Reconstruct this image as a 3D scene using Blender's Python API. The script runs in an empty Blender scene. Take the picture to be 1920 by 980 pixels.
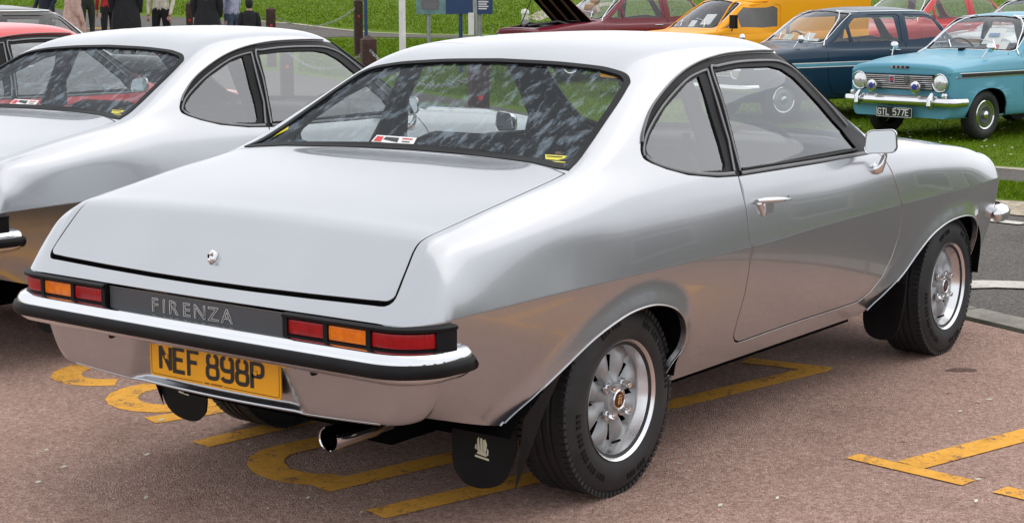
import bpy, bmesh, math, random
import numpy as np
from mathutils import Vector, Matrix
from mathutils.bvhtree import BVHTree
from mathutils.geometry import delaunay_2d_cdt
random.seed(7); RNG = np.random.default_rng(7)
SC = bpy.context.scene; COL = SC.collection
# ------------------------------------------------------------------ camera
CAM = np.array([3.247, -3.8566, 1.4192]); YAW, PIT, FPX = .6443, .1545, 3014.8
FW = np.array([-math.sin(YAW)*math.cos(PIT), math.cos(YAW)*math.cos(PIT), -math.sin(PIT)])
RT = np.array([math.cos(YAW), math.sin(YAW), 0.]); UP = np.cross(RT, FW)
FH = np.array([-math.sin(YAW), math.cos(YAW)])
cam = bpy.data.objects.new('camera', bpy.data.cameras.new('camera')); COL.objects.link(cam)
cam.location = CAM; cam.rotation_euler = (math.pi/2 - PIT, 0, YAW)
cam.data.sensor_width = 36; cam.data.lens = 36*FPX/1920; cam.data.clip_start = .05; cam.data.clip_end = 2000
SC.camera = cam
# ------------------------------------------------------------------ sky, sun, exposure
SUN_EL, SUN_AZ = math.radians(58), math.radians(20)      # azimuth clockwise from +Y
w = bpy.data.worlds.new('World'); SC.world = w; w.use_nodes = True
wn, wl = w.node_tree.nodes, w.node_tree.links; wn.clear()
sky = wn.new('ShaderNodeTexSky'); sky.sky_type = 'NISHITA'; sky.sun_disc = False
sky.sun_elevation = SUN_EL; sky.sun_rotation = SUN_AZ; sky.dust_density = 4; sky.air_density = 1.0
hs = wn.new('ShaderNodeHueSaturation'); hs.inputs['Saturation'].default_value = .35; wl.new(sky.outputs[0], hs.inputs['Color'])
tc = wn.new('ShaderNodeTexCoord'); mp = wn.new('ShaderNodeMapping'); mp.inputs['Scale'].default_value = (1.2, 1.2, 3.0)
wl.new(tc.outputs['Generated'], mp.inputs[0])
nz = wn.new('ShaderNodeTexNoise'); nz.inputs['Scale'].default_value = 1.6; nz.inputs['Detail'].default_value = 6; nz.inputs['Roughness'].default_value = .55
wl.new(mp.outputs[0], nz.inputs['Vector'])
cr = wn.new('ShaderNodeValToRGB'); cr.color_ramp.elements[0].position = .3; cr.color_ramp.elements[0].color = (8.7, 8.95, 9.4, 1)
cr.color_ramp.elements[1].position = .7; cr.color_ramp.elements[1].color = (10.2, 10.35, 10.7, 1); wl.new(nz.outputs[0], cr.inputs[0])
mx = wn.new('ShaderNodeMixRGB'); mx.inputs[0].default_value = .82; wl.new(hs.outputs[0], mx.inputs[1]); wl.new(cr.outputs[0], mx.inputs[2])
bg = wn.new('ShaderNodeBackground'); bg.inputs['Strength'].default_value = .10; wl.new(mx.outputs[0], bg.inputs['Color'])
wo = wn.new('ShaderNodeOutputWorld'); wl.new(bg.outputs[0], wo.inputs[0])
sun = bpy.data.objects.new('sun', bpy.data.lights.new('sun', 'SUN')); COL.objects.link(sun)
sun.data.energy = .5; sun.data.angle = math.radians(80); sun.data.color = (1, .96, .9)
sun.rotation_euler = Vector((-math.sin(SUN_AZ)*math.cos(SUN_EL), -math.cos(SUN_AZ)*math.cos(SUN_EL), -math.sin(SUN_EL))).to_track_quat('-Z', 'Y').to_euler()
SC.view_settings.view_transform = 'Standard'; SC.view_settings.look = 'None'
SC.view_settings.exposure = .50; SC.view_settings.gamma = 1; SC.view_settings.use_curve_mapping = False
SC.render.engine = 'CYCLES'; SC.cycles.max_bounces = 10; SC.cycles.transparent_max_bounces = 24; SC.cycles.use_denoising = True
SC.cycles.caustics_reflective = False; SC.cycles.caustics_refractive = False

# ------------------------------------------------------------------ picture geometry helpers
def ray(px, py): return FW + RT*(px-960)/FPX - UP*(py-490)/FPX
def at(px, py, ax, val):
    d = ray(px, py); i = 'XYZ'.index(ax); return CAM + d*(val-CAM[i])/d[i]
def at_depth(px, py, depth): return CAM + ray(px, py)*depth
def terr(x, y):
    q = (np.asarray(x)-CAM[0])*FH[0] + (np.asarray(y)-CAM[1])*FH[1] - 17.0
    t = np.clip(q, 0, 70); return np.where(t < 4, t*t*.045/8, .045*(t-2))
def on_ground(px, py):
    lo, hi = 1.5, 200.
    f = lambda d: (lambda P: P[2]-float(terr(P[0], P[1])))(CAM+ray(px, py)*d)
    for _ in range(60):
        m = (lo+hi)/2
        if f(m) > 0: lo = m
        else: hi = m
    return CAM+ray(px, py)*lo

# ------------------------------------------------------------------ materials
MATS = {}
def newmat(name):
    m = bpy.data.materials.new(name); m.use_nodes = True; MATS[name] = m
    return m, m.node_tree.nodes, m.node_tree.links, m.node_tree.nodes['Principled BSDF']
def noise(nt, scale, detail=4, rough=.55, coord='Object', vec=None, stretch=None):
    t = nt.nodes.new('ShaderNodeTexCoord'); n = nt.nodes.new('ShaderNodeTexNoise')
    n.inputs['Scale'].default_value = scale; n.inputs['Detail'].default_value = detail; n.inputs['Roughness'].default_value = rough
    if stretch:
        m = nt.nodes.new('ShaderNodeMapping'); m.inputs['Scale'].default_value = stretch[:3]
        if len(stretch) > 3: m.inputs['Rotation'].default_value = stretch[3]
        nt.links.new(t.outputs[coord], m.inputs[0]); nt.links.new(m.outputs[0], n.inputs['Vector'])
    else: nt.links.new(t.outputs[coord], n.inputs['Vector'])
    return n
def ramp(nt, src, stops):
    r = nt.nodes.new('ShaderNodeValToRGB'); e = r.color_ramp.elements
    while len(e) < len(stops): e.new(.5)
    for k, (p, c) in enumerate(stops):
        e[k].position = p; e[k].color = (*c, 1) if len(c) == 3 else c
    nt.links.new(src, r.inputs[0]); return r
def bump(nt, src, bsdf, strength, dist):
    b = nt.nodes.new('ShaderNodeBump'); b.inputs['Strength'].default_value = strength; b.inputs['Distance'].default_value = dist
    nt.links.new(src, b.inputs['Height']); nt.links.new(b.outputs[0], bsdf.inputs['Normal']); return b
def simple(name, col, rough=.5, metal=0., coat=0., var=.12, scale=9, bmp=0, spec=.5):
    m, n, l, b = newmat(name)
    b.inputs['Roughness'].default_value = rough; b.inputs['Metallic'].default_value = metal
    b.inputs['Coat Weight'].default_value = coat; b.inputs['Coat Roughness'].default_value = .03; b.inputs['Specular IOR Level'].default_value = spec
    nzz = noise(m.node_tree, scale)
    lo = tuple(c*(1-var) for c in col); hi = tuple(min(1, c*(1+var)) for c in col)
    r = ramp(m.node_tree, nzz.outputs[0], [(.3, lo), (.7, hi)]); l.new(r.outputs[0], b.inputs['Base Color'])
    if bmp: bump(m.node_tree, nzz.outputs[0], b, .5, bmp)
    return m
def paint(name, col, metal=0., rough=.35, flake=False, coat=.6):
    m, n, l, b = newmat(name); nt = m.node_tree
    b.inputs['Metallic'].default_value = metal; b.inputs['Roughness'].default_value = rough; b.inputs['Specular IOR Level'].default_value = .5 if flake else .25
    b.inputs['Coat Weight'].default_value = coat; b.inputs['Coat Roughness'].default_value = .045; b.inputs['Coat IOR'].default_value = 1.5
    n1 = noise(nt, 3.0, 3); r = ramp(nt, n1.outputs[0], [(.3, tuple(c*.965 for c in col)), (.7, tuple(min(1, c*1.02) for c in col))])
    l.new(r.outputs[0], b.inputs['Base Color'])
    if flake:
        v = n.new('ShaderNodeTexVoronoi'); v.inputs['Scale'].default_value = 1400
        t = n.new('ShaderNodeTexCoord'); l.new(t.outputs['Object'], v.inputs['Vector'])
        bb = n.new('ShaderNodeBump'); bb.inputs['Strength'].default_value = .05; bb.inputs['Distance'].default_value = .0008
        l.new(v.outputs['Distance'], bb.inputs['Height']); l.new(bb.outputs[0], b.inputs['Normal'])
    n2 = noise(nt, 2.0, 2); cb = n.new('ShaderNodeBump'); cb.inputs['Strength'].default_value = .03; cb.inputs['Distance'].default_value = .02   # faint orange peel and panel waviness
    l.new(n2.outputs[0], cb.inputs['Height']); l.new(cb.outputs[0], b.inputs['Coat Normal'])
    return m
def glass(name, tint=(.72, .75, .74), streak=.0, rough=.0, gain=1.75, edge=1.):
    m, n, l, b = newmat(name); nt = m.node_tree; n.remove(b)
    tr = n.new('ShaderNodeBsdfTransparent'); tr.inputs[0].default_value = (*tint, 1)
    gl = n.new('ShaderNodeBsdfGlossy'); gl.inputs['Roughness'].default_value = rough; gl.inputs[0].default_value = (.95, .97, 1, 1)
    ge = n.new('ShaderNodeNewGeometry'); dt = n.new('ShaderNodeVectorMath'); dt.operation = 'DOT_PRODUCT'; l.new(ge.outputs['Normal'], dt.inputs[0]); l.new(ge.outputs['Incoming'], dt.inputs[1])
    def mth(op, a_, b_=None, clamp=False):
        q = n.new('ShaderNodeMath'); q.operation = op; q.use_clamp = clamp; l.new(a_, q.inputs[0])
        if b_ is not None: q.inputs[1].default_value = b_
        return q
    ab = mth('ABSOLUTE', dt.outputs['Value']); om = mth('SUBTRACT', ab.outputs[0], 1.0); om2 = mth('MULTIPLY', om.outputs[0], -1.0); pw = mth('POWER', om2.outputs[0], 5.0)
    sc_ = mth('MULTIPLY', pw.outputs[0], (1-.08*gain)*edge); mu = mth('ADD', sc_.outputs[0], .08*gain, True)
    mix = n.new('ShaderNodeMixShader'); l.new(mu.outputs[0], mix.inputs[0]); l.new(tr.outputs[0], mix.inputs[1]); l.new(gl.outputs[0], mix.inputs[2])
    out = n['Material Output']; last = mix
    if streak:
        d = n.new('ShaderNodeBsdfDiffuse'); d.inputs[0].default_value = (.50, .62, .72, 1)  # bluish diffuse streaks, painted over the glass as streaky reflections
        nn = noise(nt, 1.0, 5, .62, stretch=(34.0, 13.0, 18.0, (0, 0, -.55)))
        rr = ramp(nt, nn.outputs[0], [(.50, (.012, .012, .012)), (.68, (streak, streak, streak))])
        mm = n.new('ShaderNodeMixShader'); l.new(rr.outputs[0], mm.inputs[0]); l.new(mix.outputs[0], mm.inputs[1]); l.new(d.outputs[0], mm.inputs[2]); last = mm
    l.new(last.outputs[0], out.inputs[0]); return m
M = {}
M['silver'] = paint('silver_paint', (.45, .46, .482), .94, .25, True, 1.)
M['red'] = paint('red_paint', (.62, .03, .035)); M['black_paint'] = paint('black_paint', (.012, .012, .014))
M['cyan'] = paint('cyan_paint', (.12, .36, .48), coat=.15); M['navy'] = paint('navy_paint', (.010, .036, .070), coat=.3)
M['orange'] = paint('orange_paint', (1.0, .41, .001), coat=.15); M['maroon'] = paint('maroon_paint', (.16, .012, .025))
M['rubber'] = simple('black_rubber', (.008, .008, .009), .5, var=.3, spec=.16)
M['bright'] = simple('bright_trim', (.75, .75, .76), .28, .75, var=.03)
M['tyre'] = simple('tyre_rubber', (.016, .016, .017), .62, var=.35, scale=14)
M['trim'] = simple('satin_trim', (.09, .09, .095), .38, .3)
M['frame'] = simple('satin_frame', (.16, .16, .165), .38, .6)
M['chrome'] = simple('chrome', (.74, .745, .76), .07, 1., var=.02)
M['alloy'] = simple('cast_alloy', (.34, .35, .36), .42, .35, var=.10, scale=30)
M['polish'] = simple('polished_alloy', (.78, .78, .79), .24, 1., var=.05)
M['under'] = simple('underbody', (.004, .004, .004), 1.0, spec=.02)  # near-black and matte, so the floor boxes read as deep shade
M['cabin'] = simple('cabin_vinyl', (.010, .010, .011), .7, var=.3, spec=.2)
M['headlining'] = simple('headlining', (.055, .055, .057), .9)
M['tan'] = simple('tan_trim', (.11, .05, .03), .6)
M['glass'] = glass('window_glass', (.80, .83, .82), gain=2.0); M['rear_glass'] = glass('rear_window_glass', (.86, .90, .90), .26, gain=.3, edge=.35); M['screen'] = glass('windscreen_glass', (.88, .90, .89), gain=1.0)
M['lamp_red'] = simple('lamp_red', (.36, .003, .007), .15, coat=0., spec=.35, var=.2, scale=40)
M['lamp_amber'] = simple('lamp_amber', (1.0, .20, .004), .15, coat=0., spec=.35, var=.25, scale=40)
M['lens'] = simple('clear_lens', (.75, .77, .78), .08, .6, coat=1., var=.2, scale=60)
M['plate_y'] = simple('plate_yellow', (.93, .43, .008), .35, var=.03)
M['plate_b'] = simple('plate_black', (.01, .01, .01), .4)
M['white'] = simple('white_print', (.78, .78, .76), .5, var=.05)
M['ink'] = simple('black_print', (.012, .012, .012), .45)
M['grey_panel'] = simple('grey_vinyl_panel', (.060, .066, .074), .45, var=.05)
M['badge'] = simple('cream_print', (.62, .62, .46), .5)
M['yellow_print'] = simple('yellow_print', (.75, .66, .04), .5)
M['red_print'] = simple('red_print', (.6, .03, .04), .5)
M['mirror'] = simple('mirror_glass', (.52, .55, .57), .015, 1., var=.01)
M['blank'] = simple('grey_blanking_panel', (.12, .115, .11), .35, var=.05)

# ------------------------------------------------------------------ object helpers
def link(o, parent=None):
    COL.objects.link(o)
    if parent is not None: o.parent = parent
    return o
def tag(o, label=None, cat=None, group=None, kind=None):
    for k, v in (('label', label), ('category', cat), ('group', group), ('kind', kind)):
        if v: o[k] = v
    return o
def empty(name, loc=(0, 0, 0), rz=0, **kw):
    o = link(bpy.data.objects.new(name, None)); o.location = loc; o.rotation_euler = (0, 0, rz); o.empty_display_size = .2
    return tag(o, **kw)
def mesh(name, verts, faces, mat, parent=None, smooth=False, normals=None, sharp=None):
    me = bpy.data.meshes.new(name); me.from_pydata([tuple(map(float, v)) for v in verts], [], [tuple(map(int, f)) for f in faces])
    me.validate(); me.materials.append(M[mat] if isinstance(mat, str) else mat)
    if smooth or normals is not None: me.shade_smooth()
    if normals is not None: me.normals_split_custom_set_from_vertices([tuple(map(float, n)) for n in normals])
    if sharp: me.set_sharp_from_angle(angle=math.radians(sharp))
    me.update(); return link(bpy.data.objects.new(name, me), parent)
class MB:
    """collects shapes into one mesh"""
    def __init__(s): s.v = []; s.f = []
    def add(s, V, F):
        k = len(s.v); s.v += [tuple(map(float, p)) for p in V]; s.f += [tuple(int(i)+k for i in f) for f in F]; return s
    def box(s, c, d, rot=None):
        P = np.array([[x, y, z] for x in (-.5, .5) for y in (-.5, .5) for z in (-.5, .5)])*np.array(d)
        if rot is not None: P = P@np.array(rot.to_3x3() if hasattr(rot, 'to_3x3') else rot).T
        return s.add(P+np.array(c), [(0, 1, 3, 2), (4, 6, 7, 5), (0, 4, 5, 1), (2, 3, 7, 6), (0, 2, 6, 4), (1, 5, 7, 3)])
    def tube(s, pts, r, n=10, cap=True, closed=False):
        pts = np.array(pts, float); m = len(pts); rr = np.broadcast_to(np.array(r, float), (m,))
        if closed: T = np.roll(pts, -1, 0)-np.roll(pts, 1, 0)
        else: T = np.gradient(pts, axis=0)
        T /= np.linalg.norm(T, axis=1)[:, None]+1e-12
        a = np.cross(T[0], (0, 0, 1.)); a = a if np.linalg.norm(a) > .1 else np.cross(T[0], (0, 1., 0)); V = []
        for i in range(m):
            a = a-T[i]*(a@T[i]); a /= np.linalg.norm(a); b = np.cross(T[i], a)
            for k in range(n):
                t = 2*math.pi*k/n; V.append(pts[i]+rr[i]*(a*math.cos(t)+b*math.sin(t)))
        F = []
        for i in range(m if closed else m-1):
            j = (i+1) % m
            for k in range(n): F.append((i*n+k, i*n+(k+1) % n, j*n+(k+1) % n, j*n+k))
        if cap and not closed: F += [tuple(range(n-1, -1, -1)), tuple((m-1)*n+k for k in range(n))]
        return s.add(V, F)
    def lathe(s, prof, n=40, axis='X', c=(0, 0, 0)):
        """prof: (radius, axial) pairs"""
        V = []
        for k in range(n):
            t = 2*math.pi*k/n
            for (r, h) in prof:
                p = {'X': (h, r*math.cos(t), r*math.sin(t)), 'Z': (r*math.cos(t), r*math.sin(t), h), 'Y': (r*math.sin(t), h, r*math.cos(t))}[axis]
                V.append(np.array(p)+np.array(c))
        m = len(prof); F = []
        for k in range(n):
            for i in range(m-1):
                F.append((k*m+i, ((k+1) % n)*m+i, ((k+1) % n)*m+i+1, k*m+i+1))
        return s.add(V, F)
    def prism(s, poly, depth, frame):
        """2D polygon (a,b) extruded along frame third axis; frame=(origin, A, B, N)"""
        o, A, B, N = [np.array(q, float) for q in frame]; n = len(poly)
        V = [o+A*a+B*b for a, b in poly]+[o+A*a+B*b+N*depth for a, b in poly]
        return s.add(V, [tuple(range(n-1, -1, -1)), tuple(range(n, 2*n))]+[(i, (i+1) % n, (i+1) % n+n, i+n) for i in range(n)])
    def build(s, name, mat, parent=None, smooth=True, sharp=35):
        return mesh(name, s.v, s.f, mat, parent, smooth=smooth, sharp=sharp if smooth else None)
def copy_tree(o, parent=None, mats=None, skip=()):
    c = o.copy(); COL.objects.link(c); c.parent = parent
    if o.type == 'MESH' and mats:
        for k, s in enumerate(c.material_slots):
            if s.material in mats:
                if c.data == o.data:
                    key = (o.data.name, mats[s.material].name)
                    if key not in MESHV: MESHV[key] = o.data.copy(); MESHV[key].materials[k] = mats[s.material]
                    c.data = MESHV[key]
    for ch in o.children:
        if ch not in skip: copy_tree(ch, c, mats, skip)
    return c
MESHV = {}
def pchip(xk, yk, x):
    xk = np.array(xk, float); yk = np.array(yk, float); h = np.diff(xk); d = np.diff(yk)/h; m = np.zeros_like(yk)
    if len(xk) == 2: return np.interp(x, xk, yk)
    w1 = 2*h[1:]+h[:-1]; w2 = h[1:]+2*h[:-1]
    with np.errstate(all='ignore'):
        mm = (w1+w2)/(w1/d[:-1]+w2/d[1:])
    m[1:-1] = np.where(d[:-1]*d[1:] > 0, np.nan_to_num(mm), 0); m[0] = d[0]; m[-1] = d[-1]
    i = np.clip(np.searchsorted(xk, x)-1, 0, len(h)-1); t = np.clip((x-xk[i])/h[i], 0, 1)
    return (2*t**3-3*t**2+1)*yk[i]+(t**3-2*t**2+t)*h[i]*m[i]+(-2*t**3+3*t**2)*yk[i+1]+(t**3-t**2)*h[i]*m[i+1]
def bbasis(n, t, p=3):
    p = min(p, n-1); K = np.concatenate([np.zeros(p), np.linspace(0, 1, n-p+1), np.ones(p)]); t = np.clip(np.asarray(t, float), 0, 1-1e-9)
    B = ((t[:, None] >= K[None, :-1]) & (t[:, None] < K[None, 1:])).astype(float)
    for q in range(1, p+1):
        m = B.shape[1]-1; NB = np.zeros((len(t), m))
        for i in range(m):
            a = K[i+q]-K[i]; b = K[i+q+1]-K[i+1]
            if a > 0: NB[:, i] += (t-K[i])/a*B[:, i]
            if b > 0: NB[:, i] += (K[i+q+1]-t)/b*B[:, i+1]
        B = NB
    return B
def greville(n, p=3):
    p = min(p, n-1); K = np.concatenate([np.zeros(p), np.linspace(0, 1, n-p+1), np.ones(p)])
    return np.array([K[i+1:i+p+1].mean() for i in range(n)])
def smooth_poly(pts, n=8, closed=False):
    P = np.array(pts, float); m = len(P); out = []
    rng = range(m if closed else m-1)
    for i in rng:
        p0, p1, p2, p3 = (P[(i-1) % m], P[i], P[(i+1) % m], P[(i+2) % m]) if closed else (P[max(i-1, 0)], P[i], P[i+1], P[min(i+2, m-1)])
        for k in range(n):
            t = k/n; out.append(.5*((2*p1)+(-p0+p2)*t+(2*p0-5*p1+4*p2-p3)*t*t+(-p0+3*p1-3*p2+p3)*t**3))
    if not closed: out.append(P[-1])
    return np.array(out)
def offset_poly(P, d):
    """closed 3D polygon moved inward (d>0) in its own surface"""
    P = np.array(P, float); N = np.zeros(3); c = P.mean(0)
    for i in range(len(P)): N += np.cross(P[i]-c, P[(i+1) % len(P)]-c)
    N /= np.linalg.norm(N); e = np.roll(P, -1, 0)-P; e /= np.linalg.norm(e, axis=1)[:, None]+1e-12
    en = np.cross(N, e); a = en+np.roll(en, 1, 0); L = np.linalg.norm(a, axis=1)[:, None]; a /= L+1e-9
    k = np.clip(1/np.maximum((a*en).sum(1), .45), 1, 2.0)
    return P+a*(d*k)[:, None]
def inpoly(pts, poly):
    x, y = pts[:, 0], pts[:, 1]; r = np.zeros(len(pts), bool); n = len(poly)
    for i in range(n):
        x1, y1 = poly[i]; x2, y2 = poly[(i+1) % n]
        if y1 == y2: continue
        c = ((y1 > y) != (y2 > y)) & (x < (x2-x1)*(y-y1)/(y2-y1)+x1); r ^= c
    return r

# ------------------------------------------------------------------ car skin: a right half lofted through stations and rails
class Skin:
    def __init__(s, net, nlow, arches=(), flare=(.03, .10), nu=260, nlo=30, nup=64):
        """net[stations, rails, 3]; rails 0..nlow-1 below the crease, the rest above it"""
        s.T = np.array(net); s.nl = nlow; s.parts = []
        for (a, b) in ((0, nlow), (nlow, s.T.shape[1])):
            T = s.T[:, a:b]; Bu = bbasis(T.shape[0], greville(T.shape[0])); Bv = bbasis(T.shape[1], greville(T.shape[1])); C = T.copy()
            for _ in range(4): C += .8*(T-np.einsum('ai,bj,ijk->abk', Bu, Bv, C))
            s.parts.append(C)
        s.arches = [np.array(a) for a in arches]; s.fh, s.fd = flare
        us = np.linspace(0, 1, nu); us = np.unique(np.concatenate([us, np.linspace(0, us[8], 24)]))
        vs = np.concatenate([np.linspace(0, 1, nlo), [1.02], np.linspace(1.04, 2, nup)])
        s.us, s.vs = us, vs; U, V = np.meshgrid(us, vs, indexing='ij'); s.uv = np.stack([U.ravel(), V.ravel()], 1)
        s.P = s.ev(s.uv); n, m = len(us), len(vs)
        F = [(i*m+j, (i+1)*m+j, (i+1)*m+j+1, i*m+j+1) for i in range(n-1) for j in range(m-1)]
        s.tri = np.array([t for f in F for t in ((f[0], f[1], f[2]), (f[0], f[2], f[3]))])
        s.bvh = BVHTree.FromPolygons([tuple(p) for p in s.P], [tuple(map(int, t)) for t in s.tri])
    def ev(s, uv):
        uv = np.asarray(uv, float); out = np.zeros((len(uv), 3)); u = uv[:, 0]; v = uv[:, 1]
        def patch(k, u, vv):
            C = s.parts[k]; Bu = bbasis(C.shape[0], u); Bv = bbasis(C.shape[1], vv)
            X = (Bu@C.reshape(C.shape[0], -1)).reshape(len(u), C.shape[1], 3); return (X*Bv[:, :, None]).sum(1)
        lo = v <= 1; hi = v >= 1.04; mid = ~lo & ~hi
        if lo.any(): out[lo] = patch(0, u[lo], v[lo])
        if hi.any(): out[hi] = patch(1, u[hi], (v[hi]-1.04)/.96)
        if mid.any():
            t = ((v[mid]-1)/.04)[:, None]; one = np.ones(mid.sum())
            a = patch(0, u[mid], one); b = patch(1, u[mid], one*0); out[mid] = a*(1-t)+b*t
            out[mid, 0] += (4*t*(1-t))[:, 0]*.0010
        for a in s.arches:
            d = np.full(len(out), 9.)
            for i in range(len(a)-1):
                p, q = a[i], a[i+1]; e = q-p; t = np.clip(((out[:, 1:]-p)@e)/(e@e), 0, 1)
                d = np.minimum(d, np.linalg.norm(out[:, 1:]-p-t[:, None]*e, axis=1))
            ins = inpoly(out[:, 1:], a); d = np.where(ins, 0, d); k = np.clip(1-d/s.fd, 0, 1)
            k = np.where(k < 1, k*k*(1.9-.9*k), 1) * np.clip((out[:, 2]-.27)/.12, 0, 1)
            side = np.clip((out[:, 0]-.4)/.2, 0, 1)*(out[:, 2] < .85)
            out[:, 0] += s.fh*k*side
        return out
    def nrm(s, uv):
        uv = np.array(uv, float); v_ = uv[:, 1]; uv[:, 1] = np.where(np.abs(v_-1) < 1e-4, 1, np.where(np.abs(v_-1.04) < 1e-4, 1.04, v_)); n = s.nrm0(uv); m = (uv[:, 1] > 1.0001) & (uv[:, 1] < 1.0399)
        if m.any():
            a = uv[m].copy(); a[:, 1] = 1; b = a.copy(); b[:, 1] = 1.04; k = s.nrm0(a)+s.nrm0(b)+2.2*n[m]; n[m] = k/np.linalg.norm(k, axis=1)[:, None]
        return n
    def nrm0(s, uv):
        uv = np.array(uv, float); h = 2e-4
        def clampd(k, lo, hi):
            a = uv.copy(); b = uv.copy(); a[:, k] = np.maximum(a[:, k]-h, lo); b[:, k] = np.minimum(b[:, k]+h, hi); return a, b
        a, b = clampd(0, 0, 1); du = s.ev(b)-s.ev(a)
        v = uv[:, 1]; lo = np.where(v <= 1, 0, np.where(v >= 1.04, 1.04, 1)); hi = np.where(v <= 1, 1, np.where(v >= 1.04, 2, 1.04))
        a = uv.copy(); b = uv.copy(); a[:, 1] = np.maximum(v-h, lo); b[:, 1] = np.minimum(v+h, hi); dv = s.ev(b)-s.ev(a)
        n = np.cross(du, dv); n /= np.linalg.norm(n, axis=1)[:, None]+1e-15; return n
    def bary(s, loc, idx):
        t = s.tri[idx]; A, B, C = s.P[t]; q = np.array(loc)
        e0, e1, e2 = B-A, C-A, q-A; d00, d01, d11, d20, d21 = e0@e0, e0@e1, e1@e1, e2@e0, e2@e1
        D = d00*d11-d01*d01+1e-20; b = (d11*d20-d01*d21)/D; c = (d00*d21-d01*d20)/D
        return s.uv[t[0]]*(1-b-c)+s.uv[t[1]]*b+s.uv[t[2]]*c
    def cast(s, o, d):
        loc, n, i, _ = s.bvh.ray_cast(Vector(o), Vector(d))
        return None if loc is None else s.bary(loc, i)
    def px(s, pts):
        out = []
        for p in pts:
            q = s.cast(CAM, ray(*p))
            if q is None:
                loc, n, i, _ = s.bvh.find_nearest(Vector(at_depth(p[0], p[1], 6.0))); q = s.bary(loc, i)
            out.append(q)
        return np.array(out)
    def near(s, P):
        out = []
        for p in P:
            loc, n, i, _ = s.bvh.find_nearest(Vector(p)); out.append(s.bary(loc, i))
        return np.array(out)
    def side(s, yz):
        out = []
        for (y, z) in yz:
            q = s.cast((3, y, z), (-1, 0, 0)); out.append(q if q is not None else s.near([(.8, y, z)])[0])
        return np.array(out)
    def top(s, xy):
        out = []
        for (x, y) in xy:
            q = s.cast((max(x, .0006), y, 3), (0, 0, -1)); q = q if q is not None else s.near([(x, y, .9)])[0]
            if x < .001: q = np.array([q[0], 2.0])
            out.append(q)
        return np.array(out)
    def cut(s, polys, lines=()):
        """polys: dict name -> uv polygon. returns dict name -> (uv verts, tris); '' is the rest"""
        V = [tuple(p) for p in s.uv]; E = []
        for nme, P in polys.items():
            k = len(V); n = len(P); V += [(float(np.clip(a, 0, 1)), float(np.clip(b, 0, 2))) for a, b in P]; E += [(k+i, k+(i+1) % n) for i in range(n)]
        for L in lines:
            k = len(V); V += [(float(np.clip(a, 0, 1)), float(np.clip(b, 0, 1.9999))) for a, b in L]; E += [(k+i, k+i+1) for i in range(len(L)-1)]
        r = delaunay_2d_cdt([Vector(p) for p in V], E, [], 0, 1e-7)
        W = np.array([tuple(p) for p in r[0]]); Fc = np.array([tuple(f) for f in r[2] if len(f) == 3])
        c = W[Fc].mean(1); own = np.full(len(Fc), '', dtype=object)
        for nme, P in polys.items(): own[inpoly(c, P)] = nme      # later polygons win
        a = W[Fc]; ar = np.abs((a[:, 1, 0]-a[:, 0, 0])*(a[:, 2, 1]-a[:, 0, 1])-(a[:, 2, 0]-a[:, 0, 0])*(a[:, 1, 1]-a[:, 0, 1]))
        res = {}
        for nme in list(polys)+['']:
            f = Fc[(own == nme) & (ar > 1e-12)]
            if len(f) == 0: continue
            u, inv = np.unique(f, return_inverse=True); res[nme] = (W[u], inv.reshape(-1, 3))
        return res
    def panel(s, name, uvt, mat, parent, sides=(1, -1), inset=0., wall=.012, flipcheck=True, centre=True):
        uv, F = uvt; P = s.ev(uv); N = s.nrm(uv); P = P-N*inset
        fn = np.cross(P[F[:, 1]]-P[F[:, 0]], P[F[:, 2]]-P[F[:, 0]]); bad = (fn*N[F[:, 0]]).sum(1) < 0; F = F.copy(); F[bad] = F[bad][:, ::-1]
        V2, F2, N2 = [P], [F], [N]; k = len(P)
        if wall:
            ed = {}
            for a, b, c in F:
                for e in ((a, b), (b, c), (c, a)): ed[e] = 1
            be = [e for e in ed if (e[1], e[0]) not in ed and not (centre and abs(P[e[0]][0]) < 1e-3 and abs(P[e[1]][0]) < 1e-3)]
            vs = sorted({i for e in be for i in e}); mp = {i: n for n, i in enumerate(vs)}; nb = len(vs)
            acc = np.zeros((nb, 3))
            for a, b in be:
                en = np.cross(P[b]-P[a], N[a]); en /= np.linalg.norm(en)+1e-12; acc[mp[a]] += en; acc[mp[b]] += en
            acc /= np.linalg.norm(acc, axis=1)[:, None]+1e-9
            top = P[vs]; r = .0025
            mid = top+acc*r*.0-N[vs]*r; bot = top-N[vs]*wall
            W = np.concatenate([top, mid, bot]); WN = np.concatenate([(N[vs]*.8+acc*.6), acc, acc]); WN /= np.linalg.norm(WN, axis=1)[:, None]+1e-9
            wf = []
            for a, b in be:
                i, j = mp[a], mp[b]
                for lv in (0, nb): wf += [(k+lv+j, k+lv+i, k+lv+nb+i), (k+lv+j, k+lv+nb+i, k+lv+nb+j)]
            V2.append(W); N2.append(WN); F2.append(np.array(wf))
        V, Nn, Fs = np.concatenate(V2), np.concatenate(N2), np.concatenate(F2)
        allV, allN, allF = [], [], []; off = 0
        for sd in sides:
            m = np.array([sd, 1, 1]); allV.append(V*m); allN.append(Nn*m); allF.append((Fs if sd > 0 else Fs[:, ::-1])+off); off += len(V)
        return mesh(name, np.concatenate(allV), np.concatenate(allF), mat, parent, normals=np.concatenate(allN))
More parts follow.
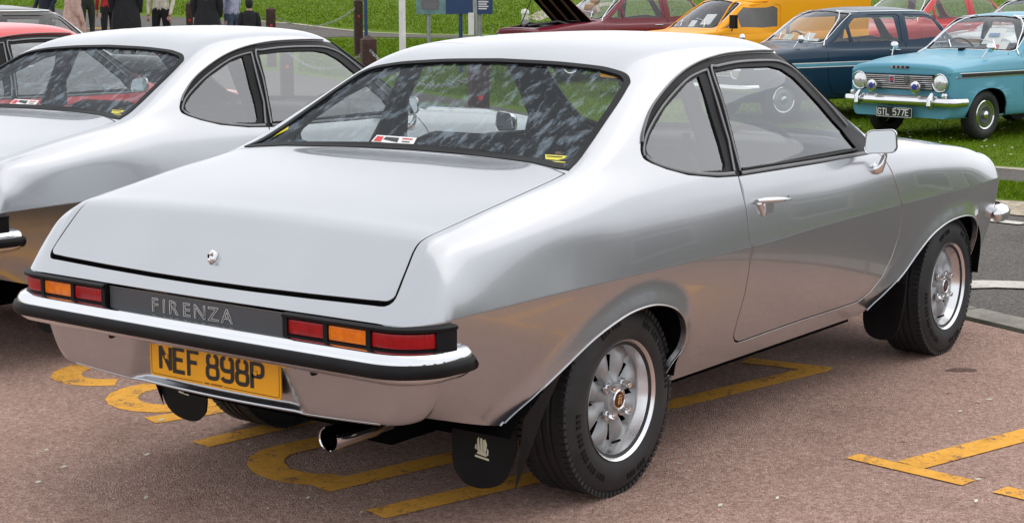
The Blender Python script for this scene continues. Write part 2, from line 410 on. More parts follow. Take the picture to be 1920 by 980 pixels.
def strip(mb, pts, nrm, w, h, closed=False, prof=None, lift=0.):
    """sweep a flat bar of width w, height h along pts lying on a surface with normals nrm"""
    P = np.array(pts, float); N = np.array(nrm, float); m = len(P)
    T = np.roll(P, -1, 0)-np.roll(P, 1, 0) if closed else np.gradient(P, axis=0)
    T /= np.linalg.norm(T, axis=1)[:, None]+1e-12; B = np.cross(N, T); B /= np.linalg.norm(B, axis=1)[:, None]+1e-12
    pr = prof or [(-.5, -.5), (-.5, .55), (-.3, 1.), (.3, 1.), (.5, .55), (.5, -.5)]; n = len(pr)
    V = [P[i]+B[i]*a*w+N[i]*(b*h+lift) for i in range(m) for a, b in pr]; F = []
    for i in range(m if closed else m-1):
        j = (i+1) % m
        for k in range(n if prof is None else n-1): F.append((i*n+k, i*n+(k+1) % n, j*n+(k+1) % n, j*n+k))
    if not closed: F += [tuple(range(n)), tuple((m-1)*n+k for k in range(n-1, -1, -1))]
    mb.add(V, F); return mb

M['cap_red'] = simple('dark_red_enamel', (.055, .008, .010), .3)
for k in ('lamp_red', 'lamp_amber'):
    m = M[k]; nt = m.node_tree; wv = nt.nodes.new('ShaderNodeTexWave'); t = nt.nodes.new('ShaderNodeTexCoord'); nt.links.new(t.outputs['Object'], wv.inputs['Vector']); wv.inputs['Scale'].default_value = 45; wv.inputs['Distortion'].default_value = .2
    bump(nt, wv.outputs['Fac'], nt.nodes['Principled BSDF'], .35, .002)

# ------------------------------------------------------------------ stroke lettering (registration plates)
def arcp(cx, cy, rx, ry, a0, a1, n=6): return [(cx+rx*math.cos(math.radians(a0+(a1-a0)*k/n)), cy+ry*math.sin(math.radians(a0+(a1-a0)*k/n))) for k in range(n+1)]
def rring(x0, y0, x1, y1, r): return arcp(x1-r, y1-r, r, r, 90, 0)+arcp(x1-r, y0+r, r, r, 0, -90)+arcp(x0+r, y0+r, r, r, -90, -180)+arcp(x0+r, y1-r, r, r, 180, 90)
W_ = .57
GLYPH = {
 'N': [[(0, 0), (0, 1)], [(0, 1), (W_, 0)], [(W_, 0), (W_, 1)]], 'E': [[(W_, 1), (0, 1), (0, 0), (W_, 0)], [(0, .53), (.46, .53)]],
 'F': [[(W_, 1), (0, 1), (0, -.08)], [(0, .53), (.46, .53)]], 'P': [[(0, -.08), (0, 1)]+arcp(W_-.2, .8, .2, .2, 90, 0)+arcp(W_-.2, .66, .2, .2, 0, -90)+[(0, .46)]],
 '8': [rring(.03, .52, W_-.03, 1, .17), rring(0, 0, W_, .52, .18)], '9': [rring(0, .44, W_, 1, .19), [(W_, .7)]+arcp(W_-.2, .2, .2, .2, 0, -90)+arcp(.2, .2, .2, .2, -90, -160)],
 'G': [[(W_, .78)]+arcp(W_-.2, .8, .2, .2, 0, 90)+arcp(.2, .8, .2, .2, 90, 180)+arcp(.2, .2, .2, .2, 180, 270)+arcp(W_-.2, .2, .2, .2, 270, 360)+[(W_, .45), (.3, .45)]],
 'T': [[(-.04, 1), (W_+.04, 1)], [(W_/2, 1), (W_/2, -.08)]], 'L': [[(0, 1.08), (0, 0), (W_, 0)]],
 '5': [[(W_, 1), (.02, 1), (.02, .56)]+[(.1, .62)]+arcp(W_-.22, .42, .22, .2, 80, 0)+arcp(W_-.22, .2, .22, .2, 0, -90)+arcp(.2, .2, .2, .2, -90, -165)],
 '7': [[(0, 1), (W_, 1), (W_, .92), (.18, -.08)]],
}
def band(line, w):
    L = np.array(line, float); d = np.diff(L, axis=0); keep = [0]+[i+1 for i in range(len(d)) if np.hypot(*d[i]) > 1e-6]; L = L[keep]
    closed = np.hypot(*(L[0]-L[-1])) < 1e-5
    if closed: L = L[:-1]
    n = len(L); out = []
    for i in range(n):
        a = L[i]-L[i-1] if (closed or i > 0) else L[1]-L[0]; b = L[(i+1) % n]-L[i] if (closed or i < n-1) else a
        a = a/np.hypot(*a); b = b/np.hypot(*b); na = np.array([-a[1], a[0]]); nb = np.array([-b[1], b[0]]); m = na+nb; m /= np.hypot(*m)+1e-9
        k = 1/max(m@na, .4); out += [L[i]+m*k*w/2, L[i]-m*k*w/2]
    F = [(2*i, 2*i+1, 2*((i+1) % n)+1, 2*((i+1) % n)) for i in range(n if closed else n-1)]
    return out, F
def letters(mb, text, org, A, B, N, h, adv=.86, stroke=.185, lift=.0012):
    """stroke lettering, height h, starting at org, along A, up B, proud along N"""
    org, A, B, N = [np.array(q, float) for q in (org, A, B, N)]; x = 0; k = 0
    for ch in text:
        if ch == ' ': x += .42*h; continue
        for ln in GLYPH[ch]:
            V, F = band(ln, stroke); k += 1
            s_ = stroke/2; mb.add([org+A*(x+(p[0]+s_)*h*.92)+B*((p[1]*(1-stroke)+s_)*h)+N*(lift+.00015*(k % 5)) for p in V], F)
        x += adv*h*.92
    return x
def font_mesh(name, text, size, mat, parent, org, A, B, outline=0., align='CENTER', lift=.001):
    c = bpy.data.curves.new(name, 'FONT'); c.body = text; c.size = size; c.align_x = align; c.resolution_u = 3
    if outline: c.fill_mode = 'NONE'; c.bevel_depth = outline; c.bevel_resolution = 0; c.dimensions = '3D'; c.fill_mode = 'FULL'
    if outline:
        c.dimensions = '2D'; c.fill_mode = 'NONE'; c.bevel_depth = outline
    o = bpy.data.objects.new(name, c); COL.objects.link(o); dg = bpy.context.evaluated_depsgraph_get()
    me = bpy.data.meshes.new_from_object(o.evaluated_get(dg)); bpy.data.objects.remove(o)
    A, B = np.array(A, float), np.array(B, float); N = np.cross(A, B); me.transform(Matrix(((A[0], B[0], N[0], org[0]+N[0]*lift), (A[1], B[1], N[1], org[1]+N[1]*lift), (A[2], B[2], N[2], org[2]+N[2]*lift), (0, 0, 0, 1))))
    me.materials.clear(); me.materials.append(M[mat]); me.name = name
    return link(bpy.data.objects.new(name, me), parent)

# ------------------------------------------------------------------ wheels
def tyre_mesh(R, Rr, wd, name='tyre', parent=None):
    """outer face towards +X"""
    h = wd/2; mb = MB()
    prof = [(Rr-.004, h-.014), (Rr+.012, h-.004), (Rr+(R-Rr)*.35, h+.006), (Rr+(R-Rr)*.6, h+.004), (R-.022, h-.008), (R-.007, h-.020), (R-.001, h-.034)]
    for g in (.030, .0, -.030): prof += [(R, g*wd/.185+.012), (R-.007, g*wd/.185+.008), (R-.007, g*wd/.185+.002), (R, g*wd/.185-.002)]
    prof += [(R-.001, -h+.034), (R-.007, -h+.020), (R-.022, -h+.008), (Rr+(R-Rr)*.5, -h-.004), (Rr+.01, -h+.004), (Rr-.004, -h+.014)]
    mb.lathe(prof, 72)
    ob = mb.build(name, 'tyre', parent, sharp=28)
    lug = MB()
    for k in range(84):                       # shoulder tread blocks
        t = 2*math.pi*k/84; c, s_ = math.cos(t), math.sin(t)
        for sx in (1, -1):
            x0 = sx*(h-.024); lug.box((x0, (R-.0075)*c, (R-.0075)*s_), (.030, .0075*2, R*2*math.pi/84*.66), Matrix.Rotation(t, 3, 'X'))
    lug.build('tread_block_band', 'tyre', ob, smooth=False)['kind'] = 'stuff'
    txt = MB()
    for k in range(26):
        if k % 13 in (0, 1, 2, 3, 4, 7, 8):
            t = 2*math.pi*k/26; r = Rr+(R-Rr)*.56
            for j in range(3): tt = t+j*.07; txt.box((h+.0052, r*math.cos(tt), r*math.sin(tt)), (.0022, .017, .010), Matrix.Rotation(tt, 3, 'X'))
    txt.build('sidewall_lettering', 'rubber', ob, smooth=False)['kind'] = 'stuff'
    return ob
def alloy_wheel(parent, loc, side, steer=0.):
    """thing part 'wheel' with tyre, rim, spokes, nuts and cap"""
    R, Rr, wd = .288, .166, .188
    hub = link(bpy.data.objects.new('wheel', None), parent); hub.location = loc; hub.rotation_euler = (0, 0, (0 if side > 0 else math.pi)+steer)
    tyre_mesh(R, Rr, wd, parent=hub)
    m = MB(); h = wd/2
    m.lathe([(.1795, h-.012), (.1815, h-.004), (.1795, h+.001), (.1760, h-.002), (.1715, h-.008), (.166, h-.020), (.158, h-.046), (.1545, h-.052), (.1545, -h+.01), (.172, -h)], 72)
    m.build('rim', 'polish', hub, sharp=50)
    s = MB(); d0 = h-.052            # disc with eight windows, recessed
    ns = 8; n = 160; V = []; F = []; rad = [.050, .060, .070, .080, .090, .103, .116, .129, .140, .1546]
    for k in range(n):
        t = 2*math.pi*k/n; ph = (k % (n//ns))/(n/ns)-.5; pf = max(0, math.cos(math.pi*ph))**.75
        for j, r in enumerate(rad):
            sh = max(0, math.sin(math.pi*(r-.052)/.1026))**.7; x = d0+.020*max(0, 1-(r-.05)/.022)+sh*(.020*pf-.014*(1-pf)); V.append((x, r*math.cos(t), r*math.sin(t)))
    q = len(rad)
    for k in range(n):
        for j in range(q-1):
            ph = ((k+.5) % (n//ns))/(n/ns)-.5
            if abs(ph) > .375 and 3 <= j <= 6: continue
            F.append((k*q+j, ((k+1) % n)*q+j, ((k+1) % n)*q+j+1, k*q+j+1))
    s.add(V, F); s.lathe([(0, d0+.034), (.030, d0+.034), (.046, d0+.030), (.051, d0+.018)], 40)
    s.build('spoked_disc', 'alloy', hub, sharp=40)
    b = MB(); b.lathe([(.0, d0-.03), (.155, d0-.03)], 48); b.lathe([(.13, d0-.028), (.13, -h), (.02, -h)], 32); b.build('brake_backing', 'under', hub)
    for k in range(4):
        t = math.pi/4+k*math.pi/2; c = (0, .056*math.cos(t), .056*math.sin(t)); nm = MB()
        nm.lathe([(.0175, d0+.02), (.0175, d0+.028), (.011, d0+.029), (.0105, d0+.050), (.0085, d0+.054), (0, d0+.055)], 12, c=c); nm.build('wheel_nut', 'chrome', hub, sharp=40)
    cp = MB(); cp.lathe([(.031, d0+.030), (.031, d0+.040), (.028, d0+.043), (.026, d0+.0405), (0, d0+.041)], 32); cap = cp.build('centre_cap', 'chrome', hub, sharp=40)
    r = MB(); r.lathe([(.0235, d0+.0418), (0, d0+.0424)], 28); r.build('cap_disc', 'cap_red', cap)
    g = MB()
    for (a, bb, c, d) in ((-.010, .012, .010, .014), (-.012, .004, .012, .0065), (-.004, -.012, -.001, .010), (.004, -.014, .007, .006), (-.011, -.012, -.008, .002)): g.box((d0+.0432, (a+c)/2, (bb+d)/2), (.001, c-a, d-bb))
    g.build('cap_emblem', 'chrome', cap, smooth=False)
    v = MB(); v.tube([(d0+.004, .02, -.140), (d0+.03, .024, -.128)], .004, 8); v.build('valve', 'rubber', hub)
    return hub

# ------------------------------------------------------------------ the coupe (built where the near one stands: rear axle over the origin)
def coupe_net():
    K = {  # rail: (y, x, z) keys along the side
     0: [(-.83, .70, .392), (-.57, .735, .325), (-.3, .735, .29), (.5, .735, .284), (2.0, .735, .284), (2.5, .72, .29), (2.95, .675, .31)],
     1: [(-.83, .742, .44), (-.5, .757, .40), (0, .760, .37), (.8, .761, .36), (2.0, .756, .365), (2.5, .74, .38), (2.95, .70, .39)],
     2: [(-.83, .774, .535), (-.5, .788, .52), (0, .794, .51), (.8, .797, .51), (2.0, .791, .52), (2.5, .78, .53), (2.95, .74, .53)],
     3: [(-.83, .796, .654), (-.5, .808, .660), (0, .816, .663), (.66, .820, .664), (1.2, .820, .678), (1.85, .814, .687), (2.4, .80, .689), (2.95, .757, .686)]}
    K[4] = [(y, x-.0020, z+.007) for y, x, z in K[3]]
    K[5] = [(-.83, .783, .712), (-.7, .787, .726), (-.5, .791, .748), (0, .803, .752), (.66, .808, .752), (1.2, .808, .762), (1.85, .803, .765), (2.4, .788, .758), (2.95, .742, .728)]
    K[6] = [(-.83, .757, .765), (-.79, .757, .785), (-.7, .766, .80), (-.5, .776, .818), (-.2, .786, .828), (.3, .793, .826), (.8, .796, .824), (1.6, .794, .826), (1.9, .790, .828), (2.4, .772, .815), (2.95, .718, .765)]
    K[7] = [(-.83, .725, .790), (-.79, .727, .815), (-.74, .731, .830), (-.6, .738, .850), (-.4, .747, .874), (-.2, .757, .890), (0, .765, .900), (.4, .771, .900), (1.0, .772, .898), (1.6, .768, .894), (1.9, .757, .886), (2.3, .735, .866), (2.6, .712, .845), (2.82, .69, .820), (2.95, .672, .795)]
    K[8] = [(-.83, .693, .799), (-.79, .695, .829), (-.74, .696, .843), (-.6, .698, .868), (-.4, .703, .902), (-.2, .712, .930), (-.1, .717, .948), (0, .718, .967), (.15, .713, 1.0), (.3, .704, 1.03), (.5, .696, 1.055), (.8, .692, 1.062), (1.2, .694, 1.05), (1.4, .698, 1.02), (1.6, .708, .965), (1.75, .715, .925), (1.9, .712, .899), (2.3, .67, .880), (2.6, .64, .856), (2.82, .615, .83), (2.95, .59, .806)]
    K[9] = [(-.83, .64, .803), (-.80, .64, .832), (-.76, .64, .848), (-.7, .64, .859), (-.55, .64, .890), (-.32, .64, .931), (-.18, .64, .954), (-.1, .645, .975), (0, .645, 1.018), (.1, .636, 1.068), (.2, .624, 1.117), (.3, .612, 1.165), (.4, .602, 1.207), (.5, .595, 1.236), (.62, .591, 1.252), (.8, .59, 1.260), (1.0, .59, 1.260), (1.2, .592, 1.245), (1.32, .598, 1.213), (1.45, .61, 1.15), (1.6, .63, 1.065), (1.72, .647, .99), (1.82, .655, .935), (1.92, .645, .908), (2.3, .56, .893), (2.6, .53, .870), (2.82, .51, .843), (2.95, .49, .82)]
    K[10] = [(-.83, .36, .806), (-.80, .36, .838), (-.76, .36, .856), (-.7, .36, .869), (-.55, .36, .898), (-.32, .36, .9365), (-.18, .36, .959), (-.07, .365, .975), (0, .38, 1.012), (.1, .39, 1.069), (.2, .395, 1.127), (.3, .395, 1.183), (.4, .39, 1.235), (.5, .39, 1.275), (.65, .39, 1.303), (.85, .39, 1.318), (1.05, .39, 1.322), (1.2, .39, 1.317), (1.33, .39, 1.298), (1.45, .38, 1.25), (1.6, .38, 1.166), (1.8, .38, 1.04), (1.92, .38, .965), (2.0, .37, .925), (2.3, .33, .905), (2.6, .31, .885), (2.82, .30, .858), (2.95, .29, .834)]
    c = [(-.83, .806), (-.80, .840), (-.76, .860), (-.7, .873), (-.55, .902), (-.32, .9395), (-.18, .9615), (-.065, .978), (-.045, .986), (0, 1.010), (.1, 1.065), (.2, 1.128), (.3, 1.191), (.4, 1.250), (.5, 1.291), (.65, 1.318), (.85, 1.332), (1.05, 1.337), (1.2, 1.332), (1.36, 1.310), (1.5, 1.255), (1.65, 1.165), (1.85, 1.045), (2.0, .955), (2.08, .922), (2.3, .912), (2.6, .894), (2.82, .868), (2.95, .843)]
    K[11] = [(y, .13, z-.002) for y, z in c]; K[12] = [(y, 0, z) for y, z in c]
    ys = np.array([-.83, -.805, -.775, -.74, -.69, -.6, -.48, -.36, -.25, -.17, -.12, -.085, -.06, -.04, -.015, .04, .12, .21, .29, .37, .45, .54, .65, .8, .95, 1.1, 1.22, 1.32, 1.42, 1.52, 1.63, 1.74, 1.84, 1.94, 2.05, 2.2, 2.4, 2.6, 2.78, 2.9, 2.95])
    side = np.zeros((len(ys), 13, 3))
    for r, k in K.items():
        a = np.array(k); side[:, r, 0] = pchip(a[:, 0], a[:, 1], ys); side[:, r, 1] = ys; side[:, r, 2] = pchip(a[:, 0], a[:, 2], ys)
    side[:, 11, 2] = side[:, 12, 2]-(side[:, 12, 2]-side[:, 10, 2])*.125
    # tail corner: rails wrap round to the lip
    tail = []; P1 = side[0]
    yt = {0: -.895, 1: -.905, 2: -.918, 3: -.952, 4: -.957}; zt = {0: .375, 1: .425, 2: .53, 3: .640, 4: .650}
    xe = {0: .60, 1: .64, 2: .66, 3: .675, 4: .675, 5: .63, 6: .57, 7: .51, 8: .45, 9: .39, 10: .24, 11: .1, 12: 0}
    for th in (0, 12, 27, 45, 65, 80):
        s_, c_ = math.sin(math.radians(th)), math.cos(math.radians(th)); row = np.zeros((13, 3))
        for r in range(13):
            if r <= 4: row[r] = (xe[r]+(P1[r, 0]-xe[r])*s_, -.83+(yt[r]+.83)*c_, zt[r]+(P1[r, 2]-zt[r])*(1-c_))
            else:
                f = 1-c_; bow = .010*(1-(xe[r]/.675)**2)
                row[r] = (xe[r]+(P1[r, 0]-xe[r])*s_**.8, -.83+(-.957-bow+.83)*c_, .650+(P1[r, 2]-.650)*f)
        tail.append(row)
    nose = []; P2 = side[-1]
    yn = {0: 3.02, 1: 3.06, 2: 3.11, 3: 3.135, 4: 3.135}; zn = {0: .33, 1: .40, 2: .53, 3: .67, 4: .685}
    xn = {0: .5, 1: .54, 2: .57, 3: .585, 4: .585, 5: .57, 6: .55, 7: .52, 8: .47, 9: .40, 10: .25, 11: .1, 12: 0}
    for th in (15, 35, 55, 75, 90):
        s_, c_ = math.sin(math.radians(th)), math.cos(math.radians(th)); row = np.zeros((13, 3))
        for r in range(13):
            y1 = yn.get(r, 3.135+.03*(1-xn[r]/.585)); z1 = zn.get(r, .70-.012*min(1, (r-4)/3)+.0)
            row[r] = (xn[r]+(P2[r, 0]-xn[r])*c_, 2.95+(y1-2.95)*s_, z1+(P2[r, 2]-z1)*c_)
        nose.append(row)
    return np.concatenate([np.array(tail), side, np.array(nose)])
ARCH_R = [(-.64, .20), (-.575, .315), (-.47, .385), (-.358, .447), (-.23, .512), (-.096, .554), (.0, .566), (.084, .562), (.17, .54), (.235, .505), (.272, .46), (.282, .42), (.270, .38), (.24, .335), (.215, .20)]
ARCH_F = [(1.60, .20), (1.70, .295), (1.80, .345), (1.924, .412), (2.02, .478), (2.118, .530), (2.2, .556), (2.3, .574), (2.42, .580), (2.53, .574), (2.62, .553), (2.69, .512), (2.722, .46), (2.725, .40), (2.71, .33), (2.69, .20)]
def coupe():
    root = empty('coupe_car', label='silver coupe with yellow rear plate NEF 898P on red tarmac', cat='car')
    ar, af = smooth_poly(ARCH_R, 6), smooth_poly(ARCH_F, 6)
    S = Skin(coupe_net(), 4, (ar, af), (.019, .078))
    P = {}
    # --- outlines traced on the near side, carried over to the far side by symmetry
    def gap(name, uv, g=.0032):
        p3 = S.ev(uv); P[name+'+'] = S.near(offset_poly(p3, -g)); P[name] = S.near(offset_poly(p3, g)); return p3
    door_px = [(1655.7, 301.8), (1672, 327.6), (1683, 359), (1691.7, 396), (1685, 447), (1672, 487), (1654, 524), (1632, 551.7), (1610, 570), (1560, 587), (1507, 604), (1450, 624), (1396.7, 643.5), (1384, 647.5), (1377.5, 645), (1375.4, 636), (1382, 609), (1397, 557), (1406, 506), (1407, 465), (1400, 403), (1385, 338.6), (1388, 330), (1450, 320), (1538, 308), (1640, 288)]
    gap('door', S.px(np.array(door_px)))
    dlo_px = [(1206, 304.6), (1200.5, 289), (1204, 256), (1221, 209.5), (1237, 185), (1260, 160), (1298.5, 131), (1345, 114), (1395, 107), (1440, 105.5), (1470, 109), (1498, 123), (1546.5, 173), (1593, 228), (1621, 261), (1646, 293), (1640, 292.5), (1538, 313), (1460, 326), (1388, 337.6), (1345, 340.4), (1290, 336), (1249, 325), (1221, 314), (1210, 308)]
    P['dlo'] = S.px(smooth_poly(dlo_px[:15], 3).tolist()+dlo_px[15:])
    qg = [(1213, 284), (1221, 259), (1249, 209.5), (1290, 162.7), (1312, 149), (1329, 201), (1351, 273), (1362, 314), (1360.5, 325), (1312, 328), (1262.7, 321), (1229.6, 308.7), (1216, 295)]
    dg = [(1342.6, 140.6), (1389, 132), (1444.5, 129.6), (1466.6, 135), (1491, 151.6), (1538, 201), (1579.6, 248), (1607, 282.5), (1510.7, 299), (1392, 324), (1384, 289.4), (1362, 204)]
    P['quarter_glass'] = S.px(qg); P['door_glass'] = S.px(dg)
    # backlight (right half; x=0 closes it)
    br = [(1066, 327), (1095, 294), (1130, 243), (1160, 199), (1178, 169), (1182, 159), (1174.6, 147), (1153.7, 139), (1122.5, 132), (1060, 125), (1010, 121.5)]
    e3 = S.ev(S.px(br)); e3 = smooth_poly(e3, 4)
    topc = np.array([0, e3[-1][1], 0]); basec = np.array([0, -.057, 0])
    def q(p): return S.top([(max(p[0], 0), p[1])])[0]
    half = [q(p) for p in e3]+[q(topc), q(basec)]+[q((x, y_)) for x, y_ in ((.2, -.060), (.38, -.078), (.50, -.104), (.60, -.136))]
    P['backlight'] = np.array(half); h3 = S.ev(P['backlight'])
    inn = offset_poly(np.concatenate([h3, (h3*[-1, 1, 1])[::-1]]), .021)[:len(h3)]; inn[:, 0] = np.maximum(inn[:, 0], 0); inn[:, 1] += np.clip((.05-inn[:, 1])/.12, 0, 1)*.013
    k = len(e3); inn[k, 0] = inn[k+1, 0] = 0; P['backlight_glass'] = S.top(inn[:, :2])
    # boot lid
    lg = [(1058, 333.5), (1000, 361.5), (950, 384), (900, 406.5), (830, 439), (800, 453), (785, 464), (774, 482), (765, 505), (753, 535), (744, 559), (736, 573), (722, 580), (704, 578.5)]
    l3 = S.ev(S.px(lg)); l3 = smooth_poly(l3, 2)
    lid = [np.array([x, y_-.007, .96]) for x, y_ in ((0, -.057), (.2, -.060), (.38, -.078), (.50, -.104), (.60, -.136))]+list(l3)+[np.array([x, l3[-1][1]-.012*(1-(x/.63)**2), l3[-1][2]]) for x in (.4, .2, 0)]
    lid = S.ev(S.top([v[:2] for v in lid])); full = np.concatenate([lid, (lid[1:-1]*[-1, 1, 1])[::-1]])
    for nm, g in (('boot_lid+', -.0035), ('boot_lid', .0028)):
        o = offset_poly(full, g)[:len(lid)]; o[0, 0] = o[-1, 0] = 0; o[:, 1] += np.where((o[:, 2] < .715) & ('+' not in nm), .0045, 0); P[nm] = S.top(o[:, :2])
    # windscreen and bonnet
    ws = np.array([(0, 1.385), (.3, 1.38), (.49, 1.355), (.565, 1.378), (.606, 1.52), (.634, 1.68), (.645, 1.79), (.62, 1.89), (.4, 1.99), (.2, 2.03), (0, 2.045)])
    P['windscreen'] = S.top(ws); wi = ws.copy(); wi[:, 1] = 1.71+(wi[:, 1]-1.71)*.95; wi[:, 0] *= .965; P['windscreen_glass'] = S.top(wi)
    bn = [(0, 2.10), (.3, 2.08), (.6, 2.0), (.625, 2.03), (.60, 2.4), (.55, 2.75), (.50, 3.0), (.3, 3.05), (0, 3.06)]
    bo = np.array(bn); b2 = bo.copy(); b2[:, 0] *= .992; b2[:, 1] = 2.55+(b2[:, 1]-2.55)*.993
    P['bonnet+'] = S.top(bo); P['bonnet'] = S.top(b2)
    P['arch_rear'] = S.side(ar); P['arch_front'] = S.side(af)
    def ofs(a, d):
        T = np.gradient(a, axis=0); T /= np.linalg.norm(T, axis=1)[:, None]; return a+np.stack([-T[:, 1], T[:, 0]], 1)*d
    C = S.cut(P, [S.side([q_ for q_ in ofs(a, d) if q_[1] > .3]) for a in (ar, af) for d in (.006, .018, .036, .06, .085)])
    body = S.panel('body_shell', C[''], 'silver', root, wall=.018)
    for sd, lab in ((1, None), (-1, None)):
        d = S.panel('door', C['door'], 'silver', root, (sd,)); d_ = d
        if sd > 0: door_r = d
        else: door_l = d
        fr = S.panel('window_surround', C['dlo'], 'rubber', root, (sd,), inset=.004)
        g1 = S.panel('door_glass', C['door_glass'], 'glass', root, (sd,), inset=.010, wall=0)
        g2 = S.panel('quarter_glass', C['quarter_glass'], 'glass', root, (sd,), inset=.010, wall=0)
    S.panel('boot_lid', C['boot_lid'], 'silver', root); S.panel('bonnet', C['bonnet'], 'silver', root)
    gapuv = [C[k_] for k_ in ('door+', 'boot_lid+', 'bonnet+') if k_ in C]
    for gname, gu in zip(('door_gap', 'boot_gap', 'bonnet_gap'), gapuv):
        for sd in ((1, -1) if gname == 'door_gap' else (0,)): S.panel(gname, gu, 'under', root, (sd,) if sd else (1, -1), inset=.011, wall=0)
    bl = S.panel('backlight_seal', C['backlight'], 'rubber', root, inset=-.003, wall=.014)
    S.panel('backlight_glass', C['backlight_glass'], 'rear_glass', root, inset=.006, wall=0)
    S.panel('windscreen_seal', C['windscreen'], 'rubber', root, inset=-.003, wall=.014)
    S.panel('windscreen_glass', C['windscreen_glass'], 'screen', root, inset=.006, wall=0)
    def on(uv): return S.ev(uv), S.nrm(uv)
    def both(name, mat, uv, w_, h_, closed=False, lift=0., prof=None, parent=root, sides=(1, -1)):
        p, n = on(uv)
        for sd in sides:
            mb = MB(); m = np.array([sd, 1, 1]); pp, nn = p*m, n*m
            if sd < 0: pp, nn = pp[::-1], nn[::-1]
            strip(mb, pp, nn, w_, h_, closed, lift=lift, prof=prof); mb.build(name, mat, parent, sharp=50)
    # window brightwork: satin frames round the glasses, drip rail, belt strip
    def ring(pxs, d, n=4): return S.near(offset_poly(S.ev(S.px(smooth_poly(pxs, n, True))), d))
    both('drip_rail', 'frame', S.px(smooth_poly([(1203, 275), (1206, 250), (1223, 206), (1262, 157.5), (1300, 129), (1346, 112), (1396, 105), (1441, 103.5), (1472, 107.5), (1500, 122)], 5)), .006, .007)
    both('quarter_frame', 'frame', S.px(smooth_poly([(1209, 300), (1207, 286), (1214, 256), (1243, 206), (1285, 159), (1312, 143), (1326, 138)], 4)), .008, .003)
    both('quarter_pillar', 'frame', S.px([(1326, 138), (1345, 200), (1366, 270), (1377, 328)]), .010, .003)
    both('quarter_sill', 'frame', S.px(smooth_poly([(1377, 332), (1345, 334.5), (1290, 330), (1249, 320), (1222, 309), (1211, 300)], 3)), .012, .003)
    both('door_window_frame', 'frame', S.px(smooth_poly([(1388, 327), (1378, 289), (1356, 203), (1334, 137), (1345, 131), (1389, 122.5), (1444, 120), (1470, 125), (1496, 142), (1545, 192), (1588, 242)], 4)), .009, .003)
    both('belt_strip', 'frame', S.px([(1390, 331.5), (1460, 320), (1538, 307.5), (1600, 297.5), (1640, 290.5)]), .014, .004)
    both('belt_seal', 'rubber', S.px([(1390, 325), (1460, 314), (1538, 301.5), (1606, 288)]), .009, .004, lift=.002)
    return root, S, dict(door_r=door_r, door_l=door_l, ar=ar, af=af, C=C, both=both, on=on)

